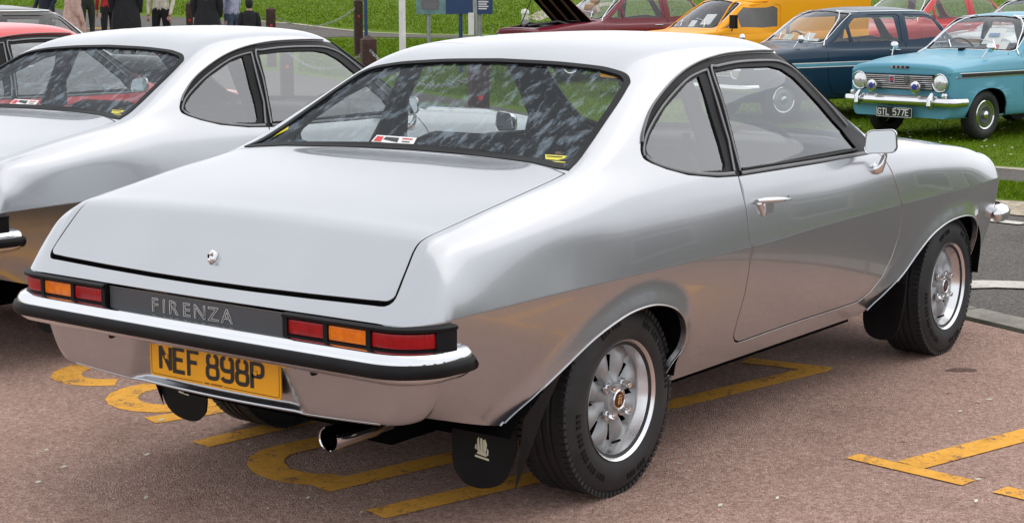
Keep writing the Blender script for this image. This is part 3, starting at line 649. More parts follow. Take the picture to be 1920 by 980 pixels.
def coupe_details(root, S, X):
    ar, af, both = X['ar'], X['af'], X['both']
    # --- tail panel and valance between the corners, swept from the corner profile
    vv = np.linspace(0, 1, 26); pr = S.ev(np.stack([vv*0, vv], 1)); nx = 61; V = []; n_ = len(pr)
    sm = lambda t: (lambda c: c*c*(3-2*c))(np.clip(t, 0, 1))
    for i in range(nx):
        f = -1+2*i/(nx-1)
        for p in pr:
            x = p[0]*f; rec = .034*sm((.345-.06*(p[2]-.38)/.12-abs(x))/.045)*sm((p[2]-.368)/.02)*sm((.56-p[2])/.03); V.append((x, p[1]-.008*(1-f*f)+rec, p[2]-.018*(1-f*f)*np.clip((.45-p[2])/.08, 0, 1)))
    F = [(i*n_+j, (i+1)*n_+j, (i+1)*n_+j+1, i*n_+j+1) for i in range(nx-1) for j in range(n_-1)]
    F = [f[::-1] for f in F]
    tail = mesh('tail_panel', V, [f[::-1] for f in F], 'silver', root, smooth=True)
    e = [V[i*n_] for i in range(nx)]; lp = MB(); lp.tube([(a[0], a[1]+.004, a[2]) for a in e], .005, 8); lp.build('valance_edge', 'silver', tail)
    # --- plan path round the tail corner
    def path(off, x0, x1, end=90, r=(.120, .127), c=(.672, -.83), n=14):
        P = [(x, -.957-off-.008*(1-(x/.675)**2)) for x in np.linspace(x0, x1, 8)]
        P += [(c[0]+(r[0]+off)*math.sin(math.radians(t)), c[1]-(r[1]+off)*math.cos(math.radians(t))) for t in np.linspace(4, end, n)]
        return np.array(P)
    def sweep(mb, plan, sec, cap=True):
        """sec: (outward, z) points; plan: list of xy; outward = right-hand side going along +x"""
        P = np.array(plan); T = np.gradient(P, axis=0); T /= np.linalg.norm(T, axis=1)[:, None]; N = np.stack([T[:, 1], -T[:, 0]], 1); m = len(sec)
        V = [(P[i, 0]+N[i, 0]*o, P[i, 1]+N[i, 1]*o, z) for i in range(len(P)) for o, z in sec]
        F = [(i*m+j, i*m+(j+1) % m, (i+1)*m+(j+1) % m, (i+1)*m+j) for i in range(len(P)-1) for j in range(m)]
        if cap: F += [tuple(range(m-1, -1, -1)), tuple((len(P)-1)*m+j for j in range(m))]
        return mb.add(V, F)
    def mir(mb):
        o = MB(); o.v = [(-a, b, c) for a, b, c in mb.v]; o.f = [f[::-1] for f in mb.f]; return o
    for sd in (1, -1):
        fx = (lambda m: m) if sd > 0 else mir
        full = path(0, .352, .665, 88)
        mb = MB()
        sweep(mb, full, [(-.01, .5770), (.010, .5760), (.0165, .5790), (.0165, .5870), (.009, .5920), (-.01, .5920)])
        sweep(mb, full, [(-.01, .6310), (.009, .6310), (.021, .6360), (.022, .6430), (.014, .6470), (-.01, .6460)])
        sweep(mb, full, [(-.012, .5870), (.0, .5870), (.0, .6370), (-.012, .6370)])
        for xa, xb in ((.350, .366), (.490, .504), (.6310, .6460)): sweep(mb, path(0, xa, xb, 4.1, n=1)[:8], [(-.01, .5810), (.016, .5810), (.016, .6430), (-.01, .6430)])
        endp = full[-5:]; sweep(mb, endp, [(-.01, .5810), (.017, .5810), (.017, .6440), (-.01, .6440)])
        lamp = fx(mb).build('rear_lamp', 'rubber', root, sharp=40)
        for nm, xa, xb, mt in (('lens', .368, .489, 'lamp_red'), ('lens', .506, .6300, 'lamp_amber')):
            mb = MB(); sweep(mb, path(0, xa, xb, 4.1, n=1)[:8], [(.0, .5935), (.0105, .5935), (.0115, .5980), (.0115, .6250), (.0105, .6295), (.0, .6295)]); ob = fx(mb).build(nm, mt, lamp, sharp=40)
            if mt == 'lamp_amber':
                rb = MB()
                for k in range(17): sweep(rb, [(xa+.004+k*.0066, -.9655), (xa+.0065+k*.0066, -.9655)], [(.003, .5970), (.0046, .5970), (.0046, .6260), (.003, .6260)])
                r_ = fx(rb).build('lens_rib_set', 'lamp_amber', ob, smooth=False); r_['kind'] = 'stuff'
        mb = MB(); sweep(mb, path(0, .648, .668, 72), [(.0, .5935), (.0105, .5935), (.0115, .5980), (.0115, .6250), (.0105, .6295), (.0, .6295)]); fx(mb).build('lens', 'lamp_red', lamp, sharp=40)
    # grey panel with the outlined name, framed by a thin bright edge
    mb = MB(); gp = np.array([(x, -.957-.008*(1-(x/.675)**2)) for x in np.linspace(-.343, .343, 30)])
    sweep(mb, gp, [(-.004, .579), (.003, .579), (.003, .641), (-.004, .641)]); pan = mb.build('name_panel', 'grey_panel', root, sharp=40)
    for z in (.5785, .6415): mb = MB(); sweep(mb, gp, [(0, z-.0012), (.0045, z-.0012), (.0045, z+.0012), (0, z+.0012)]); mb.build('panel_edge', 'frame', pan, sharp=40)
    x = -.150
    for ch in 'FIRENZA':
        font_mesh('name_letter', ch, .053, 'white', pan, (x, -.957-.008*(1-(x/.675)**2)-.0032, .5915), (1.25, 0, 0), (0, 0, 1), outline=.0007)
        x += .0375 if ch in 'FI' else .0525
    # --- rear bumper: chrome blade with rubber facing
    def bpath(c=(.672, -.865), r=(.143, .143), yb=-1.003):
        P = [(x, yb-.008*(1-(x/.70)**2)) for x in np.linspace(0, .662, 14)]
        P += [(c[0]+r[0]*math.sin(math.radians(t)), c[1]-(-yb+c[1])*math.cos(math.radians(t))) for t in np.linspace(5, 90, 14)]
        P += [(.818, -.83), (.817, -.80), (.811, -.783)]
        R = np.array(P); return np.concatenate([(R[1:]*[-1, 1])[::-1], R])
    bp = bpath()
    mb = MB(); sweep(mb, bp, [(-.048, .583), (-.022, .5865), (-.009, .582), (.0, .571), (.002, .557), (.002, .528), (-.004, .518), (-.016, .508), (-.048, .498), (-.042, .52), (-.010, .53), (-.010, .555), (-.042, .565)]); bm = mb.build('rear_bumper', 'chrome', root, sharp=50)
    mb = MB(); sweep(mb, bp, [(0, .5275), (.010, .526), (.0145, .532), (.0145, .546), (.010, .5575), (.003, .5605), (0, .559)])
    mb.build('rubber_strip', 'rubber', bm, sharp=55)
    for sd in (1, -1):
        mb = MB(); mb.tube([(sd*.785, -.79, .54), (sd*.808, -.779, .54), (sd*.824, -.79, .54)], [.024, .022, .014], 10); ob = mb.build('end_cap', 'rubber', bm)
    for xx in (-.40, .40): mb = MB(); mb.lathe([(.008, -.9), (.008, -.925), (0, -.927)], 12, 'Y', (xx, 0, .485)); mb.build('bumper_bolt', 'rubber', bm)
    # --- registration plate
    yp, z0 = -.899, .386
    mb = MB(); rr = [(a, b) for a, b in rring(-.26, 0, .26, .111, .012)]; mb.prism(rr, -.004, ((0, yp+.004, z0), (1, 0, 0), (0, 0, 1), (0, 1, 0))); pl = mb.build('number_plate', 'plate_y', root, smooth=False)
    tx = MB(); letters(tx, 'NEF', (-.222, yp, z0+.017), (1, 0, 0), (0, 0, 1), (0, -1, 0), .079, adv=.80); letters(tx, '898P', (-.030, yp, z0+.017), (1, 0, 0), (0, 0, 1), (0, -1, 0), .079, adv=.80); tx.build('plate_lettering', 'ink', pl, smooth=False)
    bd = MB(); V_, F_ = band(rring(-.2535, .0065, .2535, .1045, .008)+[(0, .1045)], .0016); bd.add([(a, yp-.0008, z0+b) for a, b in V_], F_); bd.build('plate_border', 'ink', pl, smooth=False)
    sm_ = MB(); sm_.box((0, yp-.0008, z0+.0065), (.085, .0006, .006)); sm_.build('border_gap', 'plate_y', pl, smooth=False)
    for k in range(14): 
        if k != 4: q_ = MB(); q_.box((-.034+k*.0052, yp-.0012, z0+.0072), (.0036, .0006, .0042)); q_.build('maker_mark', 'ink', pl, smooth=False)
    for xx in (-.188, .166): q_ = MB(); q_.lathe([(.007, yp), (.006, yp-.004), (0, yp-.005)], 12, 'Y', (xx, 0, z0+.062)); q_.build('plate_screw', 'plate_y', pl)
    # --- wheels, liners, floor
    for (yy, nm) in ((0, ''), (2.464, '')):
        for sd in (1, -1): alloy_wheel(root, (sd*(.660), yy, .284), sd)
    for a in (ar, af):
        for sd in (1, -1):
            mb = MB(); n = len(a); a = np.array([p for p in a if p[1] > .292]); n = len(a); V_ = [(sd*x, p[0], p[1]+.002) for x in (.785, .42) for p in a]; mb.add(V_, [(i, i+1, n+i+1, n+i) for i in range(n-1)]+[tuple(range(n, 2*n))]); mb.build('wheel_arch_liner', 'under', root, smooth=False)
            lp = MB(); ln = [p for p in a if p[1] > .29]; uv = S.side(ln); p3 = S.ev(uv); 
            lp.tube([(sd*(p[0]+.001), p[1], p[2]) for p in p3], .0026, 8); lp.build('arch_lip', 'silver', root)
    mb = MB(); mb.box((0, 1.13, .25), (1.14, 1.56, .10)); mb.box((0, 1.25, .27), (.90, 3.3, .10)); mb.box((-.05, -.46, .345), (.76, .34, .18)); mb.box((.0, -.60, .43), (1.16, .5, .05)); mb.tube([(-.55, 0, .27), (.55, 0, .27)], .045, 12); mb.lathe([(0, -.11), (.12, -.08), (.14, 0), (.12, .08), (0, .11)], 20, 'Y', (0, 0, .28)); mb.tube([(-.5, 2.46, .24), (.5, 2.46, .24)], .03); mb.box((.25, -.3, .27), (.22, .55, .12)); mb.build('underbody', 'under', root, sharp=30)  # low black floor and tank boxes stand in for deep shade below
    mb = MB(); mb.lathe([(.031, -.852), (.0335, -.855), (.034, -.85), (.032, -.80), (.030, -.62), (.026, -.615)], 32, 'Y', (.385, 0, .292)); mb.lathe([(.031, -.852), (.029, -.80), (.028, -.65), (0, -.65)], 32, 'Y', (.385, 0, .292)); ex = mb.build('exhaust_pipe', 'chrome', root, sharp=50)
    mb = MB(); mb.lathe([(.0285, -.83), (.0275, -.66), (0, -.655)], 24, 'Y', (.385, 0, .292)); mb.build('exhaust_bore', 'under', ex)
    mb = MB(); mb.tube([(.385, -.70, .32), (.40, -.70, .37)], .008); mb.build('exhaust_hanger', 'rubber', ex)
    # --- mud flaps with a small cream emblem
    for sd, yy, x0, x1, zb in ((1, -.515, .535, .755, .120), (-1, -.44, .545, .775, .10)):
        pol = [(x0+.0, .37), (x0-.005, zb+.07), (x0+.02, zb+.02), (x0+.06, zb), (x1-.10, zb+.005), (x1-.05, zb+.03), (x1-.02, zb+.08), (x1-.005, .25), (x1-.005, .335)]
        pol = [(a*sd, b) for a, b in smooth_poly(pol, 3)]
        mb = MB(); mb.prism(pol, .006, ((0, yy, 0), (1, 0, 0), (0, 0, 1), (0, 1, 0))); top_ = [(.775, yy, .335), (.782, -.45, .388), (.786, -.40, .418), (.79, -.34, .452)]; bot_ = [(.745, yy, .13), (.765, -.47, .24), (.778, -.42, .345), (.786, -.36, .43)]; mb.add([(sd*a, b, c_) for a, b, c_ in top_+bot_], [(i, i+1, i+5, i+4) for i in range(3)]); fl = mb.build('mud_flap', 'rubber', root, smooth=False)
        cx, cz = sd*((x0+x1)/2-.012), zb+.115; em = MB()
        for q_ in ([(-.022, -.028), (.026, -.033), (.026, -.027), (-.022, -.022)], [(-.016, -.018), (.018, -.023), (.016, -.012), (-.010, -.008)], [(-.014, -.008), (-.004, -.010), (-.008, .030), (-.014, .022)], [(-.003, -.010), (.006, -.011), (.004, .026), (-.004, .027)], [(.007, -.011), (.016, -.010), (.020, .012), (.014, .026), (.006, .022)], [(.018, -.020), (.024, -.018), (.025, -.004), (.020, .002)], [(-.022, -.004), (-.016, -.008), (-.016, .006), (-.020, .008)]):
            em.add([(cx+a, yy-.0012, cz+b) for a, b in q_], [tuple(range(len(q_)))])
        em.build('flap_emblem', 'badge', fl, smooth=False)
    for sd in (1, -1):
        mb = MB(); pol = smooth_poly([(.60, .36), (.60, .20), (.63, .14), (.70, .13), (.745, .17), (.765, .26), (.775, .36)], 3)
        mb.prism([(a*sd, b) for a, b in pol], .006, ((0, 1.98, 0), (1, 0, 0), (0, 0, 1), (0, 1, 0))); mb.build('mud_flap', 'rubber', root, smooth=False)
    # --- lock, handles, mirrors
    uv = S.px([(391, 487)]); p = S.cast((0.012, -3, .742), (0, 1, 0)); uv = np.array([p]) if p is not None else uv
    c, n = S.ev(uv)[0], S.nrm(uv)[0]; c = np.array([0, c[1], c[2]]); n[0] = 0; n /= np.linalg.norm(n); t = np.cross((1, 0, 0), n)
    mb = MB(); V_ = []; N_ = 20
    for r_, h_ in ((.0, .012), (.7, .012), (.9, .009), (1.0, .001)):
        for k in range(N_): a = 2*math.pi*k/N_; V_.append(c+np.array([1, 0, 0])*.0125*r_*math.cos(a)+t*(.020*r_*math.sin(a)*(-1))+n*h_*(1+.8*max(0, math.sin(a))*(r_ < 1)))
    mb.add(V_, [(i*N_+k, i*N_+(k+1) % N_, (i+1)*N_+(k+1) % N_, (i+1)*N_+k) for i in range(3) for k in range(N_)]); lk = mb.build('boot_lock', 'chrome', root)
    mb = MB(); mb.box(c+n*.0195-t*-.006, (.003, .004, .010)); mb.build('keyhole', 'under', lk, smooth=False)
    for sd in (1, -1):
        door = X['door_r'] if sd > 0 else X['door_l']; m = np.array([sd, 1, 1])
        uv = S.px([(1422, 384), (1472, 381), (1434, 400)]); a, b, d = S.ev(uv); n = S.nrm(uv)[0]
        def w(p): return np.array(p)*m
        mb = MB(); L = b-a
        mb.tube([w(a-L*.05+n*.004), w(a+L*.05+n*.022), w(a+L*.35+n*.030), w(a+L*.75+n*.028), w(b+n*.022)], [.006, .009, .0085, .0065, .003], 10)
        mb.tube([w(b-L*.2+n*.03), w(b-L*.2+n*.03+np.array([0, 0, .012]))], .003, 6)
        h = mb.build('door_handle', 'chrome', door)
        mb = MB(); mb.box(w(a+L*.22+n*.008+np.array([0, 0, -.022])), (.024, .052, .034)); mb.tube([w(a+L*.02+n*.002+np.array([0, 0, -.006])), w(a+L*.14+n*.006+np.array([0, 0, -.048]))], [.012, .010], 10); mb.build('handle_pocket', 'chrome', h, sharp=40)
        # door mirror
        uv = S.px([(1643, 322)]); bs = S.ev(uv)[0]; n = S.nrm(uv)[0]; hc = at(1651.5, 272, 'X', bs[0]+.055)
        mb = MB(); mb.tube([w(bs-n*.004), w(bs+n*.012), w(bs+n*.022+np.array([0, 0, .012])), w(bs+n*.032+np.array([0, .004, .045])), w(hc+np.array([0, .02, -.03]))], [.024, .020, .013, .0085, .008], 14)
        st = mb.build('mirror_stem', 'chrome', door)
        yaw = math.radians(16); Ax = np.array([math.cos(yaw), math.sin(yaw), 0]); Nn = np.array([math.sin(yaw), -math.cos(yaw), 0.055]); Nn /= np.linalg.norm(Nn); Bx = np.array([0, 0, 1.])-Nn*Nn[2]; Bx /= np.linalg.norm(Bx)
        ring = [(x_*(1-.06*(y_ > .0)), y_+.004*(x_/.06)) for x_, y_ in rring(-.060, -.043, .060, .043, .023)]; V_ = []; F_ = []; N_ = len(ring)
        for sc, dp in ((.90, .000), (.96, .004), (1.0, -.004), (.97, -.016), (.80, -.032), (.40, -.040), (0.01, -.042)):
            for x_, y_ in ring: V_.append(w(hc+Ax*x_*sc+Bx*y_*sc+Nn*dp))
        F_ = [(i*N_+k, i*N_+(k+1) % N_, (i+1)*N_+(k+1) % N_, (i+1)*N_+k) for i in range(6) for k in range(N_)]
        mb = MB(); mb.add(V_, F_); hd = mb.build('mirror_head', 'chrome', door, sharp=50)
        mb = MB(); mb.add([w(hc+Ax*x_*.90+Bx*y_*.90+Nn*.0012) for x_, y_ in ring], [tuple(range(N_))]); mb.build('mirror_glass', 'mirror', hd, smooth=False)
    # --- nose cap, quarter bumpers, headlamp pods
    pr = S.ev(np.stack([np.ones(26), np.linspace(0, 1, 26)], 1)); V = []; nx = 25
    for i in range(nx):
        f = 1-2*i/(nx-1)
        for p in pr: V.append((p[0]*f, p[1]+.03*(1-f*f), p[2]))
    mesh('nose_panel', V, [(i*26+j, i*26+j+1, (i+1)*26+j+1, (i+1)*26+j) for i in range(nx-1) for j in range(25)], 'silver', root, smooth=True)
    for sd in (1, -1):
        pth = [(.735, 2.99), (.755, 3.02), (.758, 3.06), (.745, 3.11), (.71, 3.155), (.64, 3.185), (.52, 3.20)]; pth = [(a, b) for a, b in smooth_poly(pth, 4)]
        mb = MB(); P_ = np.array(pth); T = np.gradient(P_, axis=0); T /= np.linalg.norm(T, axis=1)[:, None]; N_ = np.stack([T[:, 1], -T[:, 0]], 1); sec = [(-.02, .568), (.006, .560), (.022, .540), (.022, .512), (.006, .495), (-.02, .488)]; V_ = []
        for i in range(len(P_)):
            k_ = min(1, .35+i/5)
            for o_, z_ in sec: V_.append((sd*(P_[i, 0]+N_[i, 0]*o_*k_), P_[i, 1]+N_[i, 1]*o_*k_, .528+(z_-.528)*k_))
        mb.add(V_, [(i*6+j, i*6+j+1, (i+1)*6+j+1, (i+1)*6+j) for i in range(len(P_)-1) for j in range(5)]+[tuple(range(6))]); mb.build('front_bumper', 'chrome', root, sharp=60)
        mb = MB(); mb.lathe([(0, .012), (.06, .008), (.075, 0), (.075, -.02)], 24, 'Y', (sd*.42, 3.155, .60)); mb.build('headlamp', 'lens', root)
    # --- cabin
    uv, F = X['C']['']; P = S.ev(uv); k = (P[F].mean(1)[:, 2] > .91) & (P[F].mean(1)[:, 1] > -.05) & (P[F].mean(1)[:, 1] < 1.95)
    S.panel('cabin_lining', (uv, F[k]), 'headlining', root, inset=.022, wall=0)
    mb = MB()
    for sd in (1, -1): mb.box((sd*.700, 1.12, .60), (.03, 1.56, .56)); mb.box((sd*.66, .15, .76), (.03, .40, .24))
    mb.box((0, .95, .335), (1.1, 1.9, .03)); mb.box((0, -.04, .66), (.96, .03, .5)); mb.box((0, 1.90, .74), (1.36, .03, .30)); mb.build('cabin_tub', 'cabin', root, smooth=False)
    def slab(mb, ctr, dims, rot=0, b=.03):
        """rounded cushion"""
        d = np.array(dims)/2; V_ = []; F_ = []; q = 9
        gx = np.linspace(-1, 1, q)
        bm = bmesh.new(); bmesh.ops.create_cube(bm, size=2); bmesh.ops.bevel(bm, geom=bm.edges[:]+bm.verts[:], offset=.35, segments=4, profile=.5, affect='EDGES')
        R_ = np.array(Matrix.Rotation(rot, 3, 'X'))
        mb.add([R_@(np.array(v.co)*d)+np.array(ctr) for v in bm.verts], [[v.index for v in f.verts] for f in bm.faces]); bm.free(); return mb
    for sx in (.36, -.36):
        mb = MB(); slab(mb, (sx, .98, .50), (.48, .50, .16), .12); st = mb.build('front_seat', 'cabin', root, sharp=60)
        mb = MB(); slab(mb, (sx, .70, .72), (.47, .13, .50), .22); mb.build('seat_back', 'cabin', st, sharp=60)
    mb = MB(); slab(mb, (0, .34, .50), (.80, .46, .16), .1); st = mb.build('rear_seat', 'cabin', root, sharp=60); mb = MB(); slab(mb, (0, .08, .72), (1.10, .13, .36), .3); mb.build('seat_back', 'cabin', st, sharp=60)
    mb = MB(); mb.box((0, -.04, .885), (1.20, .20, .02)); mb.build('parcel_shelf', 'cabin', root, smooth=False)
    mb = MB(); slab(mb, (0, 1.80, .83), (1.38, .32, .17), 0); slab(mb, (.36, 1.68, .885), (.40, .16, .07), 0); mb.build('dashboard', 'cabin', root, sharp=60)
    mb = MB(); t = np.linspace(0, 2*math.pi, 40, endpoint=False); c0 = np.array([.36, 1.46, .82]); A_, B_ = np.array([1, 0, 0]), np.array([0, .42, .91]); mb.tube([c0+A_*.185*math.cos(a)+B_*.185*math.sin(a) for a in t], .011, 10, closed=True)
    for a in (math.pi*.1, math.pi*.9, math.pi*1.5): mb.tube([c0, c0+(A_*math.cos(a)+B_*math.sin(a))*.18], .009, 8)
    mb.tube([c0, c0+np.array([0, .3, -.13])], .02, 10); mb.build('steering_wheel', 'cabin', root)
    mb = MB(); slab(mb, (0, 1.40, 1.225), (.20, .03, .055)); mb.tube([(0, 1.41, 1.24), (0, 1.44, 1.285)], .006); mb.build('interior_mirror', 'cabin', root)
    for sd in (1, -1):
        mb = MB(); strip(mb, [(sd*.665, .66, .93), (sd*.62, .62, 1.08), (sd*.565, .60, 1.235)], [(-sd, 0, .3)]*3, .07, .016); mb.tube([(sd*.61, .58, 1.02), (sd*.62, .56, .95), (sd*.64, .58, .80)], .012, 8); mb.build('seat_belt', 'cabin', root, sharp=50)
    # --- stickers on the rear window
    def dec(pts, lift):
        out = []
        for p_ in pts:
            for m_ in (np.array([1, 1, 1.]), np.array([-1, 1, 1.])):
                q_ = S.cast(CAM*m_, ray(*p_)*m_)
                if q_ is not None:
                    w_ = S.ev([q_])[0]
                    if .0 < w_[0] < .62 and w_[2] > .95: out.append((w_+S.nrm([q_])[0]*lift)*m_); break
        return out
    def decal(name, pts, mat, lift=.0, extra=()):
        p = dec(pts, -.005); o = mesh(name, p, [tuple(range(len(p)))], mat, root)
        for k_, (pp, mt) in enumerate(extra):
            q_ = dec(pp, -.0042+.0003*k_); mesh('print', q_, [tuple(range(len(q_)))], mt, o)
    decal('tax_sticker', [(510, 262), (514, 256), (541, 240), (539, 247)], 'yellow_print')
    decal('club_sticker', [(695, 270.0), (706, 257.5), (781, 263.0), (774, 275.5)], 'white', extra=[([(699, 269.0), (707, 260.0), (719, 261.0), (713, 270.5)], 'red_print'), ([(718, 266.0), (723, 261.5), (748, 263.5), (744, 272.0)], 'ink'), ([(752, 266.0), (755, 264.0), (774, 265.5), (772, 267.5)], 'red_print'), ([(752, 271.0), (753, 269.5), (768, 271.0), (767, 272.5)], 'ink')])
    decal('shield_sticker', [(1021, 294.5), (1062, 297.5), (1057, 302), (1044, 305), (1022, 303)], 'yellow_print', extra=[([(1024, 297), (1054, 299), (1053, 301), (1024, 299)], 'ink')])
    decal('strap_sticker', [(1016, 305), (1060, 308.5), (1058, 310), (1015, 306.5)], 'yellow_print')
    decal('crest_sticker', [(1039, 293.5), (1041, 289), (1050, 289.5), (1052, 295)], 'tan')
    return tail

# ------------------------------------------------------------------ ground, roads, lawn
def ground_mat(name, cols, scale, bmp, speck=None, rough=.92, big=.5):
    m, n, l, b = newmat(name); nt = m.node_tree; b.inputs['Roughness'].default_value = rough; b.inputs['Specular IOR Level'].default_value = .12
    a = noise(nt, scale, 6, .75); r = ramp(nt, a.outputs[0], [(.28, cols[0]), (.5, cols[1]), (.74, cols[2])])
    g = noise(nt, big, 7, .68); g2 = ramp(nt, g.outputs[0], [(.28, (.70, .69, .68)), (.45, (.95, .95, .95)), (.62, (1.02, 1.02, 1.02)), (.78, (1.2, 1.2, 1.2))])
    mx_ = n.new('ShaderNodeMixRGB'); mx_.blend_type = 'MULTIPLY'; mx_.inputs[0].default_value = 1; l.new(r.outputs[0], mx_.inputs[1]); l.new(g2.outputs[0], mx_.inputs[2]); last = mx_
    h = a
    if speck:
        t = n.new('ShaderNodeTexCoord'); v = n.new('ShaderNodeTexVoronoi'); v.inputs['Scale'].default_value = speck[0]; l.new(t.outputs['Object'], v.inputs['Vector'])
        vr = ramp(nt, v.outputs['Color'], [(.0, (.52, .47, .45)), (.55, (1, 1, 1)), (.86, (1.08, 1.07, 1.06)), (.97, speck[1])])
        m2 = n.new('ShaderNodeMixRGB'); m2.blend_type = 'MULTIPLY'; m2.inputs[0].default_value = .85; l.new(last.outputs[0], m2.inputs[1]); l.new(vr.outputs[0], m2.inputs[2]); last = m2
        bb = n.new('ShaderNodeBump'); bb.inputs['Strength'].default_value = .9; bb.inputs['Distance'].default_value = bmp; bb.invert = True
        l.new(v.outputs['Distance'], bb.inputs['Height']); l.new(bb.outputs[0], b.inputs['Normal'])
    else: bump(nt, h.outputs[0], b, .8, bmp)
    l.new(last.outputs[0], b.inputs['Base Color']); return m
M['pink'] = ground_mat('red_tarmac', [(.25, .146, .118), (.49, .322, .264), (.70, .51, .44)], 60, .006, (190, (1.8, 1.75, 1.7)), big=1.3)
M['asphalt'] = ground_mat('grey_asphalt', [(.07, .064, .058), (.15, .14, .128), (.26, .245, .225)], 60, .008, (95, (1.8, 1.75, 1.65)), big=.7)
M['lawn'] = ground_mat('lawn', [(.045, .08, .004), (.10, .17, .006), (.17, .235, .015)], 22, .02, big=.35)
M['concrete'] = ground_mat('concrete', [(.20, .185, .16), (.29, .27, .235), (.36, .335, .30)], 30, .003, big=2)
M['gravel'] = ground_mat('gravel', [(.30, .24, .17), (.48, .41, .31), (.66, .60, .50)], 16, .02, (28, (1.2, 1.2, 1.15)), big=2)
M['pale'] = ground_mat('pale_path', [(.34, .30, .23), (.42, .38, .29), (.48, .44, .35)], 20, .003, big=1)
M['line_y'] = ground_mat('yellow_paint', [(.70, .33, .05), (.88, .44, .075), (.93, .49, .10)], 30, .002, big=3)
M['line_w'] = ground_mat('white_paint', [(.36, .33, .28), (.60, .57, .51), (.68, .65, .60)], 30, .002, big=3)
def wear(m, under, thr=(.30, .40)):
    nt = m.node_tree; b = nt.nodes['Principled BSDF']; src = b.inputs['Base Color'].links[0].from_socket; a = noise(nt, 9, 8, .78); c = noise(nt, 70, 3, .6); ad = nt.nodes.new('ShaderNodeMath'); ad.operation = 'MULTIPLY_ADD'; ad.inputs[1].default_value = .35; nt.links.new(c.outputs[0], ad.inputs[0])
    sb = nt.nodes.new('ShaderNodeMath'); sb.operation = 'MULTIPLY'; sb.inputs[1].default_value = .65; nt.links.new(a.outputs[0], sb.inputs[0]); nt.links.new(sb.outputs[0], ad.inputs[2])
    r = ramp(nt, ad.outputs[0], [(thr[0], (0, 0, 0)), (thr[1], (1, 1, 1))]); mx_ = nt.nodes.new('ShaderNodeMixRGB'); nt.links.new(r.outputs[0], mx_.inputs[0]); mx_.inputs[1].default_value = (*under, 1); nt.links.new(src, mx_.inputs[2]); nt.links.new(mx_.outputs[0], b.inputs['Base Color'])
wear(M['line_y'], (.30, .17, .10), (.405, .465)); wear(M['line_w'], (.13, .12, .11), (.34, .42))
def sheet(name, poly, mat, dz, res=None, kind='structure'):
    P = np.array(poly, float)[:, :2]; st = res or 1.0
    P = np.concatenate([a+(b-a)*np.linspace(0, 1, max(1, int(np.ceil(np.hypot(*(b-a))/st))), endpoint=False)[:, None] for a, b in zip(P, np.roll(P, -1, 0))]); V = [Vector(p) for p in P]; E_ = [(i, (i+1) % len(P)) for i in range(len(P))]
    if res:
        gx = np.arange(P[:, 0].min(), P[:, 0].max(), res); gy = np.arange(P[:, 1].min(), P[:, 1].max(), res)
        G = np.array([(x, y) for x in gx for y in gy]); G = G[inpoly(G, P)]; V += [Vector(g) for g in G]
    r = delaunay_2d_cdt(V, E_, [], 1, 1e-6); W = np.array([tuple(v) for v in r[0]]); F = np.array([f for f in r[2] if len(f) == 3])
    z = terr(W[:, 0], W[:, 1])+dz; V3 = np.concatenate([W, z[:, None]], 1)
    n = np.cross(V3[F[:, 1]]-V3[F[:, 0]], V3[F[:, 2]]-V3[F[:, 0]])[:, 2] < 0; F[n] = F[n][:, ::-1]
    o = mesh(name, V3, F, mat, None, smooth=True)
    return tag(o, kind=kind)
g_ = np.concatenate([np.arange(-160, -30, 6.), np.arange(-30, 45, 1.5), np.arange(45, 165, 6.)])
V = [(x, y, float(terr(x, y))) for x in g_ for y in g_]; n_ = len(g_)
tag(mesh('lawn', V, [(i*n_+j, (i+1)*n_+j, (i+1)*n_+j+1, i*n_+j+1) for i in range(n_-1) for j in range(n_-1)], 'lawn', None, smooth=True), kind='structure')
L0 = np.array([.556, 3.223]); LD = np.array([.903, -.429]); LN = np.array([.429, .903])
def Lp(t, o=0): return L0+LD*t+LN*o
gpx = lambda pts: [on_ground(*p)[:2] for p in pts]
sheet('red_tarmac', [Lp(-30), Lp(40), (60, -40), (-60, -40)], 'pink', .010, 2.5)
far = gpx([(2300, 345), (1920, 322), (1700, 312), (1500, 300), (1250, 268), (1110, 240), (1000, 216), (920, 199), (840, 183), (700, 160), (560, 140), (420, 122), (250, 110), (100, 105), (-200, 100)])
sheet('road', [Lp(-40, .26), *[Lp(t, .26) for t in range(-30, 40, 10)], (75, -30), (75, 60), (14, 26)]+list(far), 'asphalt', .006, 2.0)  # unseen right-hand part added so the paint mirrors asphalt, not grass
sheet('far_road', gpx([(-200, 8), (-60, 11), (70, 13), (130, 22), (300, 32), (480, 41), (560, 47), (640, 57), (700, 63), (800, 67), (950, 69), (950, 72.5), (800, 72), (700, 70.5), (640, 70), (560, 75), (480, 85), (300, 112), (-60, 125), (-200, 130)]), 'asphalt', .010, 2.0)
sheet('pale_path', gpx([(985, 34), (1010, 22), (1060, 12), (1150, 5), (1150, 11), (1080, 20), (1035, 32), (1010, 41)]), 'pale', .014, 1.0)
kp = gpx([(480, 40), (560, 46), (640, 56), (700, 62), (800, 66), (950, 68)])
sheet('kerb', kp+[(p[0]-.15, p[1]-.16) for p in kp[::-1]], 'pale', .02)
sheet('lawn_path', gpx([(2000, 328), (1920, 322), (1870, 318), (1700, 306), (1560, 296), (1560, 310), (1700, 327), (1870, 340), (1920, 345), (2000, 352)]), 'asphalt', .011)
sheet('path_edging', gpx([(2000, 324), (1920, 318), (1870, 314.5), (1700, 303), (1700, 306), (1870, 318), (1920, 322), (2000, 328)]), 'pale', .014)
sheet('planting_bed', gpx([(2000, 355), (1920, 345), (1870, 340), (1760, 331), (1750, 352), (1868, 378), (1920, 381), (2000, 387)]), 'lawn', .016, .5)
